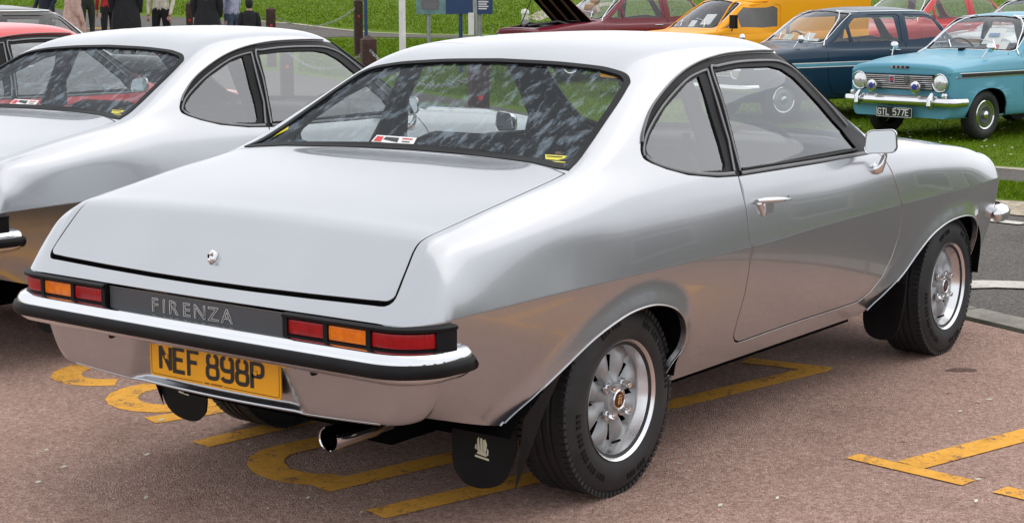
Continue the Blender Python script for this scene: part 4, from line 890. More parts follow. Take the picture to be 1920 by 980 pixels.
sheet('gravel_edging', gpx([(2000, 388), (1920, 381), (1868, 377), (1760, 355), (1752, 372), (1858, 402), (1920, 408), (2000, 418)]), 'gravel', .014)
# drain kerb between the two surfaces
for k in range(34):
    t = -14+k*.92
    for o_, w_, h_ in ((.03, .11, .022), (.155, .10, .016)):
        a, b = Lp(t+.006, o_), Lp(t+.914, o_); c = Lp(t+.914, o_+w_); d = Lp(t+.006, o_+w_)
        mb = MB(); mb.add([(*p, 0) for p in (a, b, c, d)]+[(*(p*.985+np.mean([a, b, c, d], 0)*.015), h_) for p in (a, b, c, d)], [(4, 5, 6, 7), (0, 1, 5, 4), (1, 2, 6, 5), (2, 3, 7, 6), (3, 0, 4, 7)])
        if k == 0 and o_ == .03: kerb_root = mb.build('drain_kerb', 'concrete', None, smooth=False); tag(kerb_root, kind='structure')
        else: mb.build('kerb_block', 'concrete', kerb_root, smooth=False)
# painted markings
LN_ = [0]
def line(pts, w_, mat='line_y', dz=.0112, name='road_marking'):
    LN_[0] += 1; dz += .00025*LN_[0]
    V_, F_ = band(pts, w_); V_ = np.array(V_); z = terr(V_[:, 0], V_[:, 1])+dz
    return tag(mesh(name, np.concatenate([V_, z[:, None]], 1), F_, mat), kind='structure')
e1 = np.array([.967, -.255]); e2 = np.array([.19, .98])
def loc(p): return [tuple(np.array(p[0:2]))]
O_ = np.array([-1.99, .30])
def LT(u, v): return tuple(np.array([-1.97, .0])+e1*u+e2*v)
line([LT(.36, .15)]+[LT(.19+.17*math.cos(math.radians(a)), .20+.17*math.sin(math.radians(a))) for a in range(-30, -190, -20)]+[LT(.02, .9), LT(.02, 1.75)], .115)
line([LT(.885, 1.7), LT(.885, .25)]+[LT(.70+.185*math.cos(math.radians(a)), .20+.17*math.sin(math.radians(a))) for a in range(0, -181, -20)]+[LT(.515, .9), LT(.515, 1.7)], .115)
line([LT(.97, -.01), LT(1.17, 1.85)], .10); line([LT(1.36, -.02), LT(1.22, 1.85)], .10)
line([LT(1.98, .15)]+[LT(1.80+.20*math.cos(math.radians(a)), .18+.17*math.sin(math.radians(a))) for a in range(-20, -190, -20)]+[LT(1.60, .9), LT(1.60, 1.75)], .115)
line([(.0, -.49), (.14, .2), (.46, 1.86)], .10); line([(.30, -.58), (.46, .04)], .10); line([(.15, 1.85), (.51, 1.89)], .10)
line([(1.12, .79), (1.53, .725)], .075); line([(1.31, .80), (1.36, .98), (1.62, 1.9)], .105)
line([(1.63, .715), (2.1, .64)], .085); line([(1.84, .70), (2.0, 1.4)], .10)
line([(.05, 4.02), (.27, 4.25), (.62, 4.42)], .22, 'line_w'); line([(-.9, 6.83), (-.42, 6.73)], .13, 'line_w'); line([(-2.2, 7.2), (-1.5, 7.0)], .13, 'line_w')
for t in range(3): line([gpx([(168+t*12, 55)])[0], gpx([(177+t*12, 55.4)])[0]], .35, 'line_y', .02)
# grass blades where the lawn is near enough to show them
def grass(name, pxpoly, n, h, w_, label):
    Q = RNG.uniform(np.array(pxpoly).min(0), np.array(pxpoly).max(0), (n*3, 2)); Q = Q[inpoly(Q, pxpoly)][:n]; D = FW[None]+RT[None]*((Q[:, 0]-960)/FPX)[:, None]-UP[None]*((Q[:, 1]-490)/FPX)[:, None]
    lo = np.full(len(Q), 1.5); hi = np.full(len(Q), 120.)
    for _ in range(40):
        md = (lo+hi)/2; Z = CAM+D*md[:, None]; up_ = Z[:, 2] > terr(Z[:, 0], Z[:, 1]); lo = np.where(up_, md, lo); hi = np.where(up_, hi, md)
    P3 = CAM+D*lo[:, None]; s_ = np.clip(lo/16, .7, 3); z = terr(P3[:, 0], P3[:, 1])+.012; a = RNG.uniform(0, 6.28, len(Q)); hh = RNG.uniform(.5, 1.25, len(Q))*h*s_**.6; wd = w_*s_; dx = np.cos(a)*wd/2; dy = np.sin(a)*wd/2; ln = RNG.normal(0, .6, (len(Q), 2))*hh[:, None]
    V_ = np.zeros((len(Q)*3, 3)); V_[0::3] = np.stack([P3[:, 0]-dx, P3[:, 1]-dy, z], 1); V_[1::3] = np.stack([P3[:, 0]+dx, P3[:, 1]+dy, z], 1); V_[2::3] = np.stack([P3[:, 0]+ln[:, 0], P3[:, 1]+ln[:, 1], z+hh], 1)
    me = bpy.data.meshes.new(name); me.from_pydata(V_.tolist(), [], [(3*i, 3*i+1, 3*i+2) for i in range(len(Q))]); me.materials.append(M['blade']); o = link(bpy.data.objects.new(name, me)); return tag(o, label, 'grass', kind='stuff')
m, n, l, b = newmat('grass_blade'); nn = noise(m.node_tree, 3.5, 5, .7); r = ramp(m.node_tree, nn.outputs[0], [(.25, (.055, .105, .004)), (.5, (.115, .20, .006)), (.75, (.21, .27, .018))]); l.new(r.outputs[0], b.inputs['Base Color']); b.inputs['Roughness'].default_value = .8; b.inputs['Specular IOR Level'].default_value = .05; M['blade'] = m
grass('grass', [(1000, -60), (2050, -60), (2050, 326), (1920, 316), (1700, 301), (1440, 292), (1120, 236), (1000, 206)], 95000, .020, .011, 'mown lawn under the row of old cars')
grass('grass', [(1756, 332), (2000, 353), (2000, 386), (1868, 376), (1752, 353)], 7000, .03, .010, 'short grass in the bed between road and lawn path')
grass('grass', [(-100, -60), (1000, -60), (1000, 66), (800, 64), (640, 53), (480, 38), (130, 18), (-100, 7)], 60000, .026, .011, 'lawn bank rising behind the chained timber posts')
grass('grass', [(640, 74), (960, 76), (1000, 206), (840, 178), (700, 155), (560, 135), (560, 80)], 30000, .024, .011, 'lawn between the near road and the far road')
dz = MB()
for _ in range(150):
    p = on_ground(random.uniform(500, 980), random.uniform(4, 60)) if random.random() < .6 else on_ground(random.uniform(1500, 1900), random.uniform(200, 300)); dz.lathe([(0, .006), (.011, .005), (.012, 0)], 6, 'Z', (p[0], p[1], p[2]+.03))
tag(dz.build('daisies', 'white', None), 'small white daisies scattered over the lawn', 'flower', kind='stuff')
M['stain'] = ground_mat('oil_stain', [(.11, .065, .05), (.20, .13, .11), (.30, .20, .175)], 60, .004, (190, (1.3, 1.3, 1.3)), big=3)
for cx_, cy_, rx_, ry_ in ((1802, 698, 28, 4.5),): sheet('tarmac_stain', gpx([(cx_+rx_*math.cos(a)*(1+.2*math.sin(3*a)), cy_+ry_*math.sin(a)*(1+.25*math.cos(2*a))) for a in np.linspace(0, 6.28, 18)[:-1]]), 'stain', .0115)
lv = MB()
for _ in range(46):
    px_ = random.choice([random.uniform(1250, 1900), random.uniform(20, 700)]); py_ = random.uniform(720, 970); g0 = on_ground(px_, py_); a = random.uniform(0, 6.28); r_ = random.uniform(.004, .011)
    lv.add([(g0[0]+math.cos(a+t)*r_*k, g0[1]+math.sin(a+t)*r_*k, .014+.004*(t > 3)) for t, k in ((0, 1.5), (1.5, .6), (3.1, 1.4), (4.7, .7))], [(0, 1, 2, 3)])
tag(lv.build('leaf_litter', 'badge', None, smooth=False), 'tiny pale leaf scraps and chips lying on the red tarmac', 'litter', kind='stuff')

# ------------------------------------------------------------------ the row of coupes
car, S, X = coupe(); coupe_details(car, S, X)
c2 = copy_tree(car); c2.location = (-2.727, .619, 0); c2.rotation_euler = (0, 0, .039); tag(c2, 'silver coupe parked between the red coupe and its silver twin')
c3 = copy_tree(car, None, {M['silver']: M['red']}); c3.location = (-5.57, 1.336, 0); c3.rotation_euler = (0, 0, .04); tag(c3, 'bright red coupe parked beyond the two silver coupes')
for c in (car, c2, c3): c.location.z = .012

# ------------------------------------------------------------------ 1960s saloons and a van parked on the lawn (origin under the rear axle, nose towards +Y)
def saloon_net(kind):
    van = kind == 'van'; H = 1.37; w = .765
    ys = np.array([-.80, -.76, -.70, -.6, -.45, -.32, -.22, -.12, -.02, .08, .18, .3, .45, .65, .9, 1.1, 1.25, 1.36, 1.45, 1.55, 1.65, 1.75, 1.84, 1.92, 2.02, 2.2, 2.45, 2.7, 2.88, 2.96])
    if van:
        top = [(-.80, 1.66), (-.6, 1.69), (.2, 1.71), (.75, 1.70), (.95, 1.62), (1.05, 1.42), (1.25, 1.37), (1.40, 1.33), (1.55, 1.25), (1.75, 1.10), (1.95, .945), (2.05, .925), (2.5, .90), (2.96, .845)]
        rail = [(-.80, 1.56), (-.6, 1.60), (.2, 1.62), (.75, 1.61), (.95, 1.50), (1.05, 1.32), (1.25, 1.285), (1.36, 1.25), (1.5, 1.165), (1.7, 1.03), (1.85, .935), (1.95, .915), (2.5, .885), (2.96, .83)]
        rx = [(-.80, .69), (.75, .69), (.95, .64), (1.1, .58), (1.4, .575), (1.7, .62), (1.9, .62), (2.96, .50)]; mid = [(-.8, 1.25), (.8, 1.25), (1.1, 1.10), (1.36, 1.08), (1.6, .99), (1.85, .92), (2.5, .875), (2.96, .82)]; mx = [(-.8, .742), (.8, .742), (1.1, .675), (1.9, .69), (2.96, .60)]
    else:
        top = [(-.80, .865), (-.6, .885), (-.32, .900), (-.25, .912), (-.12, 1.04), (0, 1.16), (.10, 1.265), (.2, 1.325), (.35, 1.352), (.8, H), (1.15, H-.005), (1.33, H-.03), (1.45, 1.30), (1.7, 1.135), (1.95, .955), (2.02, .93), (2.5, .90), (2.96, .845)]
        rail = [(-.80, .855), (-.6, .875), (-.32, .892), (-.22, .93), (-.1, 1.04), (.05, 1.19), (.18, 1.265), (.35, 1.288), (.8, 1.30), (1.2, 1.295), (1.33, 1.27), (1.45, 1.205), (1.65, 1.065), (1.82, .945), (1.92, .915), (2.5, .885), (2.96, .83)]
        rx = [(-.80, .60), (-.3, .64), (.0, .605), (.2, .575), (1.2, .575), (1.5, .60), (1.82, .625), (1.95, .62), (2.96, .50)]; mid = [(-.8, .85), (-.4, .87), (-.2, .91), (0, .99), (.2, 1.08), (.8, 1.10), (1.3, 1.09), (1.5, 1.04), (1.7, .96), (1.85, .91), (2.5, .875), (2.96, .82)]; mx = [(-.8, .66), (-.3, .69), (.2, .665), (1.3, .665), (1.7, .69), (2.0, .68), (2.96, .60)]
    def f(k): a = np.array(k); return pchip(a[:, 0], a[:, 1], ys)
    one = np.ones_like(ys); xs = f([(-.8, w-.04), (-.3, w-.005), (1, w), (2.2, w-.005), (2.8, w-.025), (2.96, w-.055)])
    zc = f([(-.8, .78), (1, .775), (2.96, .755)]); belt = f([(-.8, .84), (1, .885), (2.0, .88), (2.96, .80)]) if not van else f([(-.8, .9), (1, .89), (2, .88), (2.96, .80)])
    R = [(xs-.07, .25*one), (xs-.02, .33*one), (xs-.003, .52*one), (xs, zc-.01), (xs-.003, zc+.008), (xs-.010, zc*.66+belt*.34), (xs-.022, zc*.33+belt*.67), (xs-(.028 if van else .05), belt), (f(mx), f(mid)), (f(rx), f(rail)), (f(rx)*.62, f(rail)*.35+f(top)*.65), (.13*one, f(top)-.002), (0*one, f(top))]
    net = np.zeros((len(ys), 13, 3))
    for r, (x, z) in enumerate(R): net[:, r, 0] = x; net[:, r, 1] = ys; net[:, r, 2] = z
    a = net[-1].copy(); rows = []
    for k in (1, 2, 3):
        b = a.copy(); b[:, 0] -= .05*(k/3)**2*(a[:, 0] > .3); b[:, 1] += .07*math.sin(k*math.pi/6); b[4:, 2] -= .045*(k/3)**2; rows.append(b)
    t = net[0].copy(); tr = []
    for k in (3, 2, 1):
        b = t.copy(); b[:, 0] -= .04*(k/3)**2*(t[:, 0] > .3); b[:, 1] -= .07*math.sin(k*math.pi/6); b[4:, 2] -= .03*(k/3)**2; tr.append(b)
    return np.concatenate([np.array(tr), net, np.array(rows)])
SKINS = {}
def along(S, y0, y1, f, n=34): return S.side([(y, f(y) if callable(f) else f) for y in np.linspace(y0, y1, n)])
def plain_wheel(parent, loc, side, fancy=False):
    R, Rr, wd = .275, .158, .14; hub = link(bpy.data.objects.new('wheel', None), parent); hub.location = loc; hub.rotation_euler = (0, 0, 0 if side > 0 else math.pi)
    mb = MB(); h = wd/2; mb.lathe([(Rr-.004, h-.02), (Rr+.01, h-.004), (Rr+.05, h+.006), (R-.03, h), (R-.008, h-.016), (R, h-.035), (R, -h+.035), (R-.02, -h), (Rr, -h+.01)], 48); mb.build('tyre', 'tyre', hub)
    mb = MB(); mb.lathe([(Rr+.004, h-.004), (Rr-.004, h+.002), (Rr-.016, h-.004), (Rr-.022, h-.022)], 48); mb.build('rim', 'chrome', hub)
    mb = MB(); mb.lathe([(Rr-.018, h-.02), (.10, h-.012), (.092, h-.004), (.05, h-.010), (.0, h-.010)], 48); mb.build('wheel_disc', 'trim' if fancy else 'alloy', hub)
    mb = MB(); mb.lathe([(.046, h-.012), (.042, h+.010), (.03, h+.018), (0, h+.021)], 32); mb.build('hub_cap', 'chrome', hub)
    if fancy:
        mb = MB()
        for k in range(56): t = 2*math.pi*k/56; mb.box((h-.010, .121*math.cos(t), .121*math.sin(t)), (.006, .036, .006), Matrix.Rotation(t, 3, 'X'))
        mb.build('radial_fin_set', 'chrome', hub, smooth=False)['kind'] = 'stuff'
    return hub
def saloon(name, colour, label, kind='saloon', roof=None, group=None, fancy=False, bonnet_open=0, two_door=True, cat='car'):
    root = empty(name, label=label, cat=cat, group=group)
    a_r = smooth_poly([(-.33, .15), (-.33, .30), (-.30, .42), (-.2, .53), (0, .57), (.2, .53), (.30, .42), (.33, .30), (.33, .15)], 4); a_f = a_r+np.array([2.45, 0])
    key = kind
    if key not in SKINS:
        S = Skin(saloon_net(kind), 4, (a_r, a_f), (.016, .05), nu=130, nlo=16, nup=44); P = {}
        if kind == 'van':
            P['door_frame'] = S.side([(1.80, .925), (1.37, 1.255), (1.10, 1.265), (.86, 1.27), (.78, 1.24), (.78, .925)])
            P['vent_glass'] = S.side([(1.72, .945), (1.53, 1.09), (1.50, .945)]); P['door_glass'] = S.side([(1.46, .945), (1.47, 1.135), (1.34, 1.235), (.90, 1.24), (.83, 1.20), (.83, .945)])
        else:
            P['door_frame'] = S.side([(1.80, .925), (1.38, 1.265), (1.1, 1.275), (.70, 1.275), (.66, 1.25), (.66, .925)]); P['vent_glass'] = S.side([(1.72, .945), (1.50, 1.12), (1.46, .945)]); P['door_glass'] = S.side([(1.42, .945), (1.45, 1.15), (1.34, 1.245), (.74, 1.25), (.70, .945)])
            P['quarter_frame'] = S.side([(.58, .93), (.60, 1.275), (.20, 1.255), (.10, 1.22), (-.10, .96), (-.06, .93)]); P['quarter_glass'] = S.side([(.555, .95), (.565, 1.25), (.20, 1.232), (.12, 1.20), (-.06, .965), (-.04, .95)])
            rw = [(0, .20), (.35, .19), (.50, .14), (.55, .05), (.59, -.14), (.57, -.205), (.3, -.225), (0, -.23)]; P['backlight'] = S.top(rw)
        ws = np.array([(0, 1.375), (.35, 1.37), (.50, 1.345), (.535, 1.37), (.56, 1.5), (.60, 1.72), (.605, 1.80), (.57, 1.855), (.3, 1.92), (0, 1.935)]); P['windscreen'] = S.top(ws); wi = ws.copy(); wi[:, 1] = 1.65+(wi[:, 1]-1.65)*.945; wi[:, 0] *= .96; P['windscreen_glass'] = S.top(wi)
        bn = np.array([(0, 1.99), (.4, 1.96), (.60, 1.90), (.625, 1.95), (.58, 2.5), (.53, 2.965), (.3, 2.985), (0, 2.99)]); P['bonnet+'] = S.top(bn); b2 = bn.copy(); b2[:, 0] *= .988; b2[:, 1] = 2.45+(b2[:, 1]-2.45)*.99; P['bonnet'] = S.top(b2)
        P['arch_a'] = S.side(a_r); P['arch_b'] = S.side(a_f); SKINS[key] = (S, S.cut(P))
    S, C = SKINS[key]
    uv, F = C['']; ctr = S.ev(uv)[F].mean(1)
    if roof:
        k = (ctr[:, 2] > 1.285); S.panel('roof', (uv, F[k]), roof, root, wall=.01); S.panel('body_shell', (uv, F[~k]), colour, root, wall=.014)
    else: S.panel('body_shell', C[''], colour, root, wall=.014)
    bo = S.panel('bonnet', C['bonnet'], colour if not bonnet_open else 'maroon', root)
    if bonnet_open:
        hz = Matrix.Translation((0, 1.98, .93))@Matrix.Rotation(math.radians(bonnet_open), 4, 'X')@Matrix.Translation((0, -1.98, -.93)); bo.matrix_basis = hz
        un = S.panel('bonnet_underside', C['bonnet'], 'under', bo, inset=.016, wall=0)
        for sx in (-.35, 0, .35): mb = MB(); mb.box((sx, 2.45, .86), (.05, .85, .02)); mb.build('bonnet_rib', 'tan', bo, smooth=False)
        mb = MB(); mb.tube([(.45, 2.7, .86), (.45, 2.45, 1.35)], .008); mb.build('bonnet_stay', 'rubber', root)
        mb = MB(); mb.box((0, 2.45, .72), (.9, .7, .2)); mb.lathe([(0, .86), (.13, .86), (.13, .80)], 20, 'Z', (.1, 2.4, 0)); mb.tube([(-.3, 2.2, .86), (-.1, 2.3, .92), (.2, 2.7, .86)], .02); mb.tube([(.3, 2.2, .84), (.35, 2.6, .9), (.2, 2.8, .84)], .015); mb.build('engine', 'trim', root, sharp=40)
    else: S.panel('bonnet_gap', C['bonnet+'], 'under', root, inset=.01, wall=0)
    S.panel('windscreen_seal', C['windscreen'], 'rubber', root, inset=-.003); S.panel('windscreen_glass', C['windscreen_glass'], 'screen', root, inset=.006, wall=0)
    for sd in (1, -1):
        for k in ('door_frame', 'quarter_frame'):
            if k in C: S.panel(k, C[k], colour, root, (sd,), inset=.008, wall=.01)
        for k in ('door_glass', 'vent_glass', 'quarter_glass'):
            if k in C:
                S.panel(k, C[k], 'screen' if kind != 'van' else 'blank', root, (sd,), inset=.014, wall=0)
        L = [(.62 if kind != 'van' else .74, .92), (.62 if kind != 'van' else .74, .60), (.66 if kind != 'van' else .78, .30), (1.60, .30), (1.80, .42), (1.84, .70), (1.82, .92)]; uv2 = S.side(smooth_poly(L, 4)); p, n = S.ev(uv2), S.nrm(uv2); m_ = np.array([sd, 1, 1])
        mb = MB(); strip(mb, p*m_, n*m_, .006, .0012); mb.build('door_gap', 'under', root, smooth=False)
        uv2 = S.side([(1.66, .305), (1.0, .30), (.40, .305)]); 
        h = S.ev(S.side([(.80, .83)]))[0]; mb = MB(); mb.tube([(sd*(h[0]+.004), .74, .83), (sd*(h[0]+.03), .76, .832), (sd*(h[0]+.03), .86, .832), (sd*(h[0]+.004), .89, .83)], .008, 8); mb.build('door_handle', 'chrome', root)
        dr = [(1.86, .905), (1.40, 1.29), (1.25, 1.305), (.4, 1.30), (.12, 1.275)] if kind != 'van' else [(1.86, .905), (1.40, 1.285), (1.12, 1.30), (.98, 1.31)]
        uv2 = S.side(smooth_poly(dr, 5)); p, n = S.ev(uv2), S.nrm(uv2); mb = MB(); strip(mb, p*m_, n*m_, .016, .012); mb.build('drip_rail', 'chrome' if kind != 'van' else colour, root)
    if 'backlight' in C: S.panel('backlight_glass', C['backlight'], 'screen', root, inset=.004, wall=.008)
    ws_ = np.array([(0, 1.372), (.36, 1.367), (.51, 1.342), (.545, 1.37), (.57, 1.5), (.61, 1.72), (.615, 1.80), (.58, 1.86), (.3, 1.927), (0, 1.942)]); p = S.ev(S.top(ws_)); n = S.nrm(S.top(ws_)); pf = np.concatenate([p, (p[1:-1]*[-1, 1, 1])[::-1]]); nf = np.concatenate([n, (n[1:-1]*[-1, 1, 1])[::-1]]); mb = MB(); strip(mb, smooth_poly(pf, 3, True), smooth_poly(nf, 3, True), .009, .005, True); mb.build('windscreen_surround', 'chrome', root)
    # ends, floor, wheels, cabin
    for u_, nm in ((1., 'nose_panel'), (0., 'tail_panel')):
        pr = S.ev(np.stack([np.full(40, u_), np.linspace(0, 2, 40)], 1)); V_ = np.concatenate([pr, (pr*[-1, 1, 1])]); fc = [(i, i+1, 40+i+1, 40+i) for i in range(39)]; mesh(nm, V_, fc if u_ > .5 else [f[::-1] for f in fc], colour, root)
    for yy in (0, 2.45):
        for sd in (1, -1): plain_wheel(root, (sd*.645, yy, .272), sd, fancy)
    for a in (a_r, a_f):
        for sd in (1, -1):
            a2 = a[a[:, 1] > .26]; nn_ = len(a2); mb = MB(); mb.add([(sd*x, q[0], q[1]) for x in (.735, .40) for q in a2], [(i, i+1, nn_+i+1, nn_+i) for i in range(nn_-1)]+[tuple(range(nn_, 2*nn_))]); mb.build('wheel_arch_liner', 'under', root, smooth=False)
    mb = MB(); mb.box((0, 1.1, .27), (1.2, 3.7, .04)); mb.build('underbody', 'under', root, smooth=False)
    mb = MB(); mb.box((0, .85, .60), (1.34, 2.0, .5)) if False else None
    for sd in (1, -1): mb.box((sd*.665, .8, .60), (.02, 2.0, .5))
    mb.box((0, .8, .36), (1.3, 2.0, .03)); mb.box((0, -.2, .62), (1.3, .03, .5)); mb.box((0, 1.83, .62), (1.3, .03, .5)); mb.build('cabin_tub', 'cabin', root, smooth=False)
    for sx in (.33, -.33): mb = MB(); mb.box((sx, .82, .70), (.46, .12, .50)); mb.box((sx, 1.05, .50), (.46, .45, .12)); mb.build('front_seat', 'tan' if kind != 'van' else 'cabin', root, smooth=False)
    if kind != 'van': mb = MB(); mb.box((0, .02, .70), (1.2, .14, .42)); mb.build('rear_seat', 'tan', root, smooth=False)
    mb = MB(); mb.box((0, 1.74, .85), (1.28, .24, .12)); mb.build('dashboard', 'cabin', root, smooth=False)
    mb = MB(); t = np.linspace(0, 2*math.pi, 28, endpoint=False); mb.tube([(.33+.19*math.cos(a), 1.50+.08*math.sin(a), .90+.17*math.sin(a)) for a in t], .011, 6, closed=True); mb.tube([(.33, 1.5, .9), (.33, 1.72, .82)], .02); mb.build('steering_wheel', 'cabin', root)
    uv2 = S.top([(.45, 1.88), (.10, 1.79), (-.12, 1.90), (-.45, 1.80)] if False else [(.30, 1.90), (.05, 1.80), (.50, 1.86), (.30, 1.78)]); pts = S.ev(uv2)
    for sd in (1, -1):
        mb = MB(); a = S.ev(S.top([(.18, 1.915), (.30, 1.80), (.52, 1.77)])) if sd > 0 else S.ev(S.top([(.42, 1.895), (.30, 1.79), (.06, 1.79)]))*[-1, 1, 1]; mb.tube([a[0]+[0, 0, .01], a[1]+[0, 0, .022]], .006, 6); mb.tube([a[1]*.75+a[0]*.25+[0, 0, .02], a[2]+[0, 0, .012]], .005, 6); mb.build('wiper', 'chrome', root)
    # front: bumper and lamps
    mb = MB(); q = [(-.765, 2.86), (-.755, 3.0), (-.70, 3.07), (-.4, 3.10), (0, 3.105), (.4, 3.10), (.70, 3.07), (.755, 3.0), (.765, 2.86)]; q = smooth_poly(q, 5); T = np.gradient(q, axis=0); T /= np.linalg.norm(T, axis=1)[:, None]; N_ = np.stack([-T[:, 1], T[:, 0]], 1); sec = [(-.02, .475), (.012, .47), (.03, .445), (.032, .415), (.018, .385), (-.02, .375)]
    mb.add([(q[i, 0]+N_[i, 0]*o, q[i, 1]+N_[i, 1]*o, z) for i in range(len(q)) for o, z in sec], [(i*6+j, (i+1)*6+j, (i+1)*6+j+1, i*6+j+1) for i in range(len(q)-1) for j in range(5)]); mb.build('front_bumper', 'chrome', root, sharp=60)
    for sd in (1, -1):
        mb = MB(); mb.lathe([(.102, 2.97), (.102, 3.055), (.095, 3.062), (.088, 3.056)], 36, 'Y', (sd*.555, 0, .635)); hl = mb.build('headlamp', 'chrome', root)
        mb = MB(); mb.lathe([(.090, 3.05), (.07, 3.066), (.03, 3.074), (0, 3.075)], 32, 'Y', (sd*.555, 0, .635)); mb.build('lens', 'lens', hl)
    mb = MB(); mb.box((0, 3.035, .635), (1.06, .02, .165)); mb.build('grille_recess', 'under', root, smooth=False)
    for k in range(7):
        mb = MB(); mb.box((0, 3.056, .570+k*.0215), (.92, .014, .0085 if k not in (0, 6) else .013)); mb.build('grille_bar', 'bright', root, smooth=False)
    return root, S, C
def place(root, px, py, local, rz, z=None):
    """stand the car so that its local ground point sits at a picture point on the ground"""
    P = on_ground(px, py); c, s_ = math.cos(rz), math.sin(rz); x, y = P[0]-(c*local[0]-s_*local[1]), P[1]-(s_*local[0]+c*local[1])
    put(root, x, y, rz)
def put(root, x, y, rz):
    cx, cy = x-math.sin(rz)*1.16, y+math.cos(rz)*1.16
    slope = float(terr(x-math.sin(rz)*2.32, y+math.cos(rz)*2.32)-terr(x, y))/2.32
    root.location = (x, y, float(terr(x, y))+.012); root.rotation_euler = (math.atan(slope), 0, rz)
RZ = 2.872
cy, CS, CC = saloon('saloon_car', 'cyan', 'turquoise saloon with black front plate GTL 577E parked on the lawn', fancy=True)
place(cy, 1846, 265, (-.715, 2.45), RZ)
# plate, overriders, spot lamps, badges, stripe
mb = MB(); mb.box((0, 3.118, .302), (.50, .008, .112)); pl = mb.build('number_plate', 'plate_b', cy, smooth=False)
tx = MB(); letters(tx, 'GTL', (.228, 3.1225, .265), (-1, 0, 0), (0, 0, 1), (0, 1, 0), .078, adv=.80, stroke=.15); letters(tx, '577E', (.018, 3.1225, .265), (-1, 0, 0), (0, 0, 1), (0, 1, 0), .078, adv=.80, stroke=.15); tx.f = [f[::-1] for f in tx.f]; tx.build('plate_lettering', 'white', pl, smooth=False)['kind'] = 'stuff'
bd = MB(); V_, F_ = band(rring(-.243, -.050, .243, .050, .01)+[(0, .05)], .005); bd.add([(a, 3.1232, .302+b) for a, b in V_], F_); bd.build('plate_border', 'white', pl, smooth=False)
for sd in (1, -1):
    mb = MB(); mb.tube([(sd*.50, 3.13, .37), (sd*.50, 3.155, .40), (sd*.50, 3.15, .47), (sd*.50, 3.11, .52)], [.022, .034, .032, .02], 10); mb.build('overrider', 'chrome', cy)
    mb = MB(); mb.lathe([(0, 3.10), (.045, 3.105), (.064, 3.13), (.067, 3.15), (.062, 3.157), (0, 3.165)], 28, 'Y', (sd*.30, 0, .585)); sl = mb.build('spot_lamp', 'chrome', cy)
    mb = MB(); mb.lathe([(0, 3.172), (.03, 3.169), (.034, 3.160)], 20, 'Y', (sd*.30, 0, .59)); mb.build('lamp_centre', simple('blue_lens_%d' % (sd+1), (.03, .05, .35), .3), sl)
    mb = MB(); mb.tube([(sd*.30, 3.10, .47), (sd*.30, 3.12, .535)], .012); mb.build('lamp_bracket', 'chrome', sl)
    mb = MB(); mb.lathe([(0, 3.09), (.028, 3.085), (.034, 3.06)], 18, 'Y', (sd*.63, 0, .50)); mb.build('side_lamp', 'lens', cy)
    for z_, y0 in ((.735, 2.93), (.692, 2.98)):
        uv2 = along(CS, y0, -.6, z_); p, n = CS.ev(uv2), CS.nrm(uv2); m_ = np.array([sd, 1, 1]); mb = MB(); strip(mb, p*m_, n*m_, .012, .006); mb.build('side_moulding', 'chrome', cy)
    uv2 = along(CS, 2.9, -.6, .7135); p, n = CS.ev(uv2), CS.nrm(uv2); mb = MB(); strip(mb, p*m_, n*m_, .030, .002); mb.build('side_stripe', 'ink', cy, smooth=False)
    a = CS.ev(CS.top([(.62, 2.42)]))[0]*m_; mb = MB(); mb.tube([a, a+[sd*.03, -.06, .09]], .007, 8); mb.lathe([(.0, .02), (.052, -.01), (.05, -.03), (0.01, -.05)], 16, 'Y', a+[sd*.04, -.07, .11]); mb.build('wing_mirror', 'chrome', cy)
mb = MB(); mb.box((0, 3.075, .482), (1.12, .02, .022)); mb.build('lower_trim_bar', 'chrome', cy, smooth=False)
a = CS.ev(CS.near([(0, 3.04, .79)]))[0]
for k in range(8): mb = MB(); mb.box((-.105+k*.03, 3.035, .795), (.022, .03, .022)); mb.build('bonnet_letter', 'chrome' if k % 2 else 'ink', cy, smooth=False)
mb = MB(); mb.box((.085, 3.068, .655), (.07, .006, .085)); bg_ = mb.build('flag_badge', 'white', cy, smooth=False); mb = MB(); mb.box((.085, 3.072, .655), (.06, .004, .018)); mb.box((.085, 3.072, .655), (.014, .005, .075)); mb.build('flag_cross', 'red_print', bg_, smooth=False); mb = MB()
for sx in (-1, 1):
    for sz in (-1, 1): mb.box((.085+sx*.019, 3.0715, .655+sz*.023), (.02, .004, .022))
mb.build('flag_field', simple('flag_blue', (.02, .04, .25), .5), bg_, smooth=False)
mb = MB(); mb.prism([(-.03, .045), (.03, .045), (.034, -.01), (0, -.05), (-.034, -.01)], .006, ((-.115, 3.066, .655), (1, 0, 0), (0, 0, 1), (0, 1, 0))); mb.build('shield_badge', 'frame', cy, smooth=False)
def papers(root, items, group):
    for (x, y, z, w_, h_, tilt, mt) in items:
        P_ = empty('paper_notice', label=None) if False else None
        mb = MB(); mb.box((x, y, z), (w_, .002, h_), Matrix.Rotation(tilt, 3, 'X')); mb.build('windscreen_notice', mt, root, smooth=False)
papers(cy, [(-.18, 1.60, 1.10, .24, .24, .75, 'white'), (-.34, 1.74, .98, .22, .16, .7, 'white')], 'notices')
mb = MB(); mb.box((-.18, 1.606, 1.115), (.14, .003, .05), Matrix.Rotation(.75, 3, 'X')); mb.build('notice_print', simple('notice_blue', (.15, .25, .45), .6), cy, smooth=False)
mb = MB(); mb.box((-.30, 1.751, .985), (.09, .003, .06), Matrix.Rotation(.7, 3, 'X')); mb.build('notice_print', 'red_print', cy, smooth=False)
mb = MB(); mb.box((0, 1.955, .955), (.06, .06, .04)); mb.build('air_vent', 'rubber', cy, smooth=False)

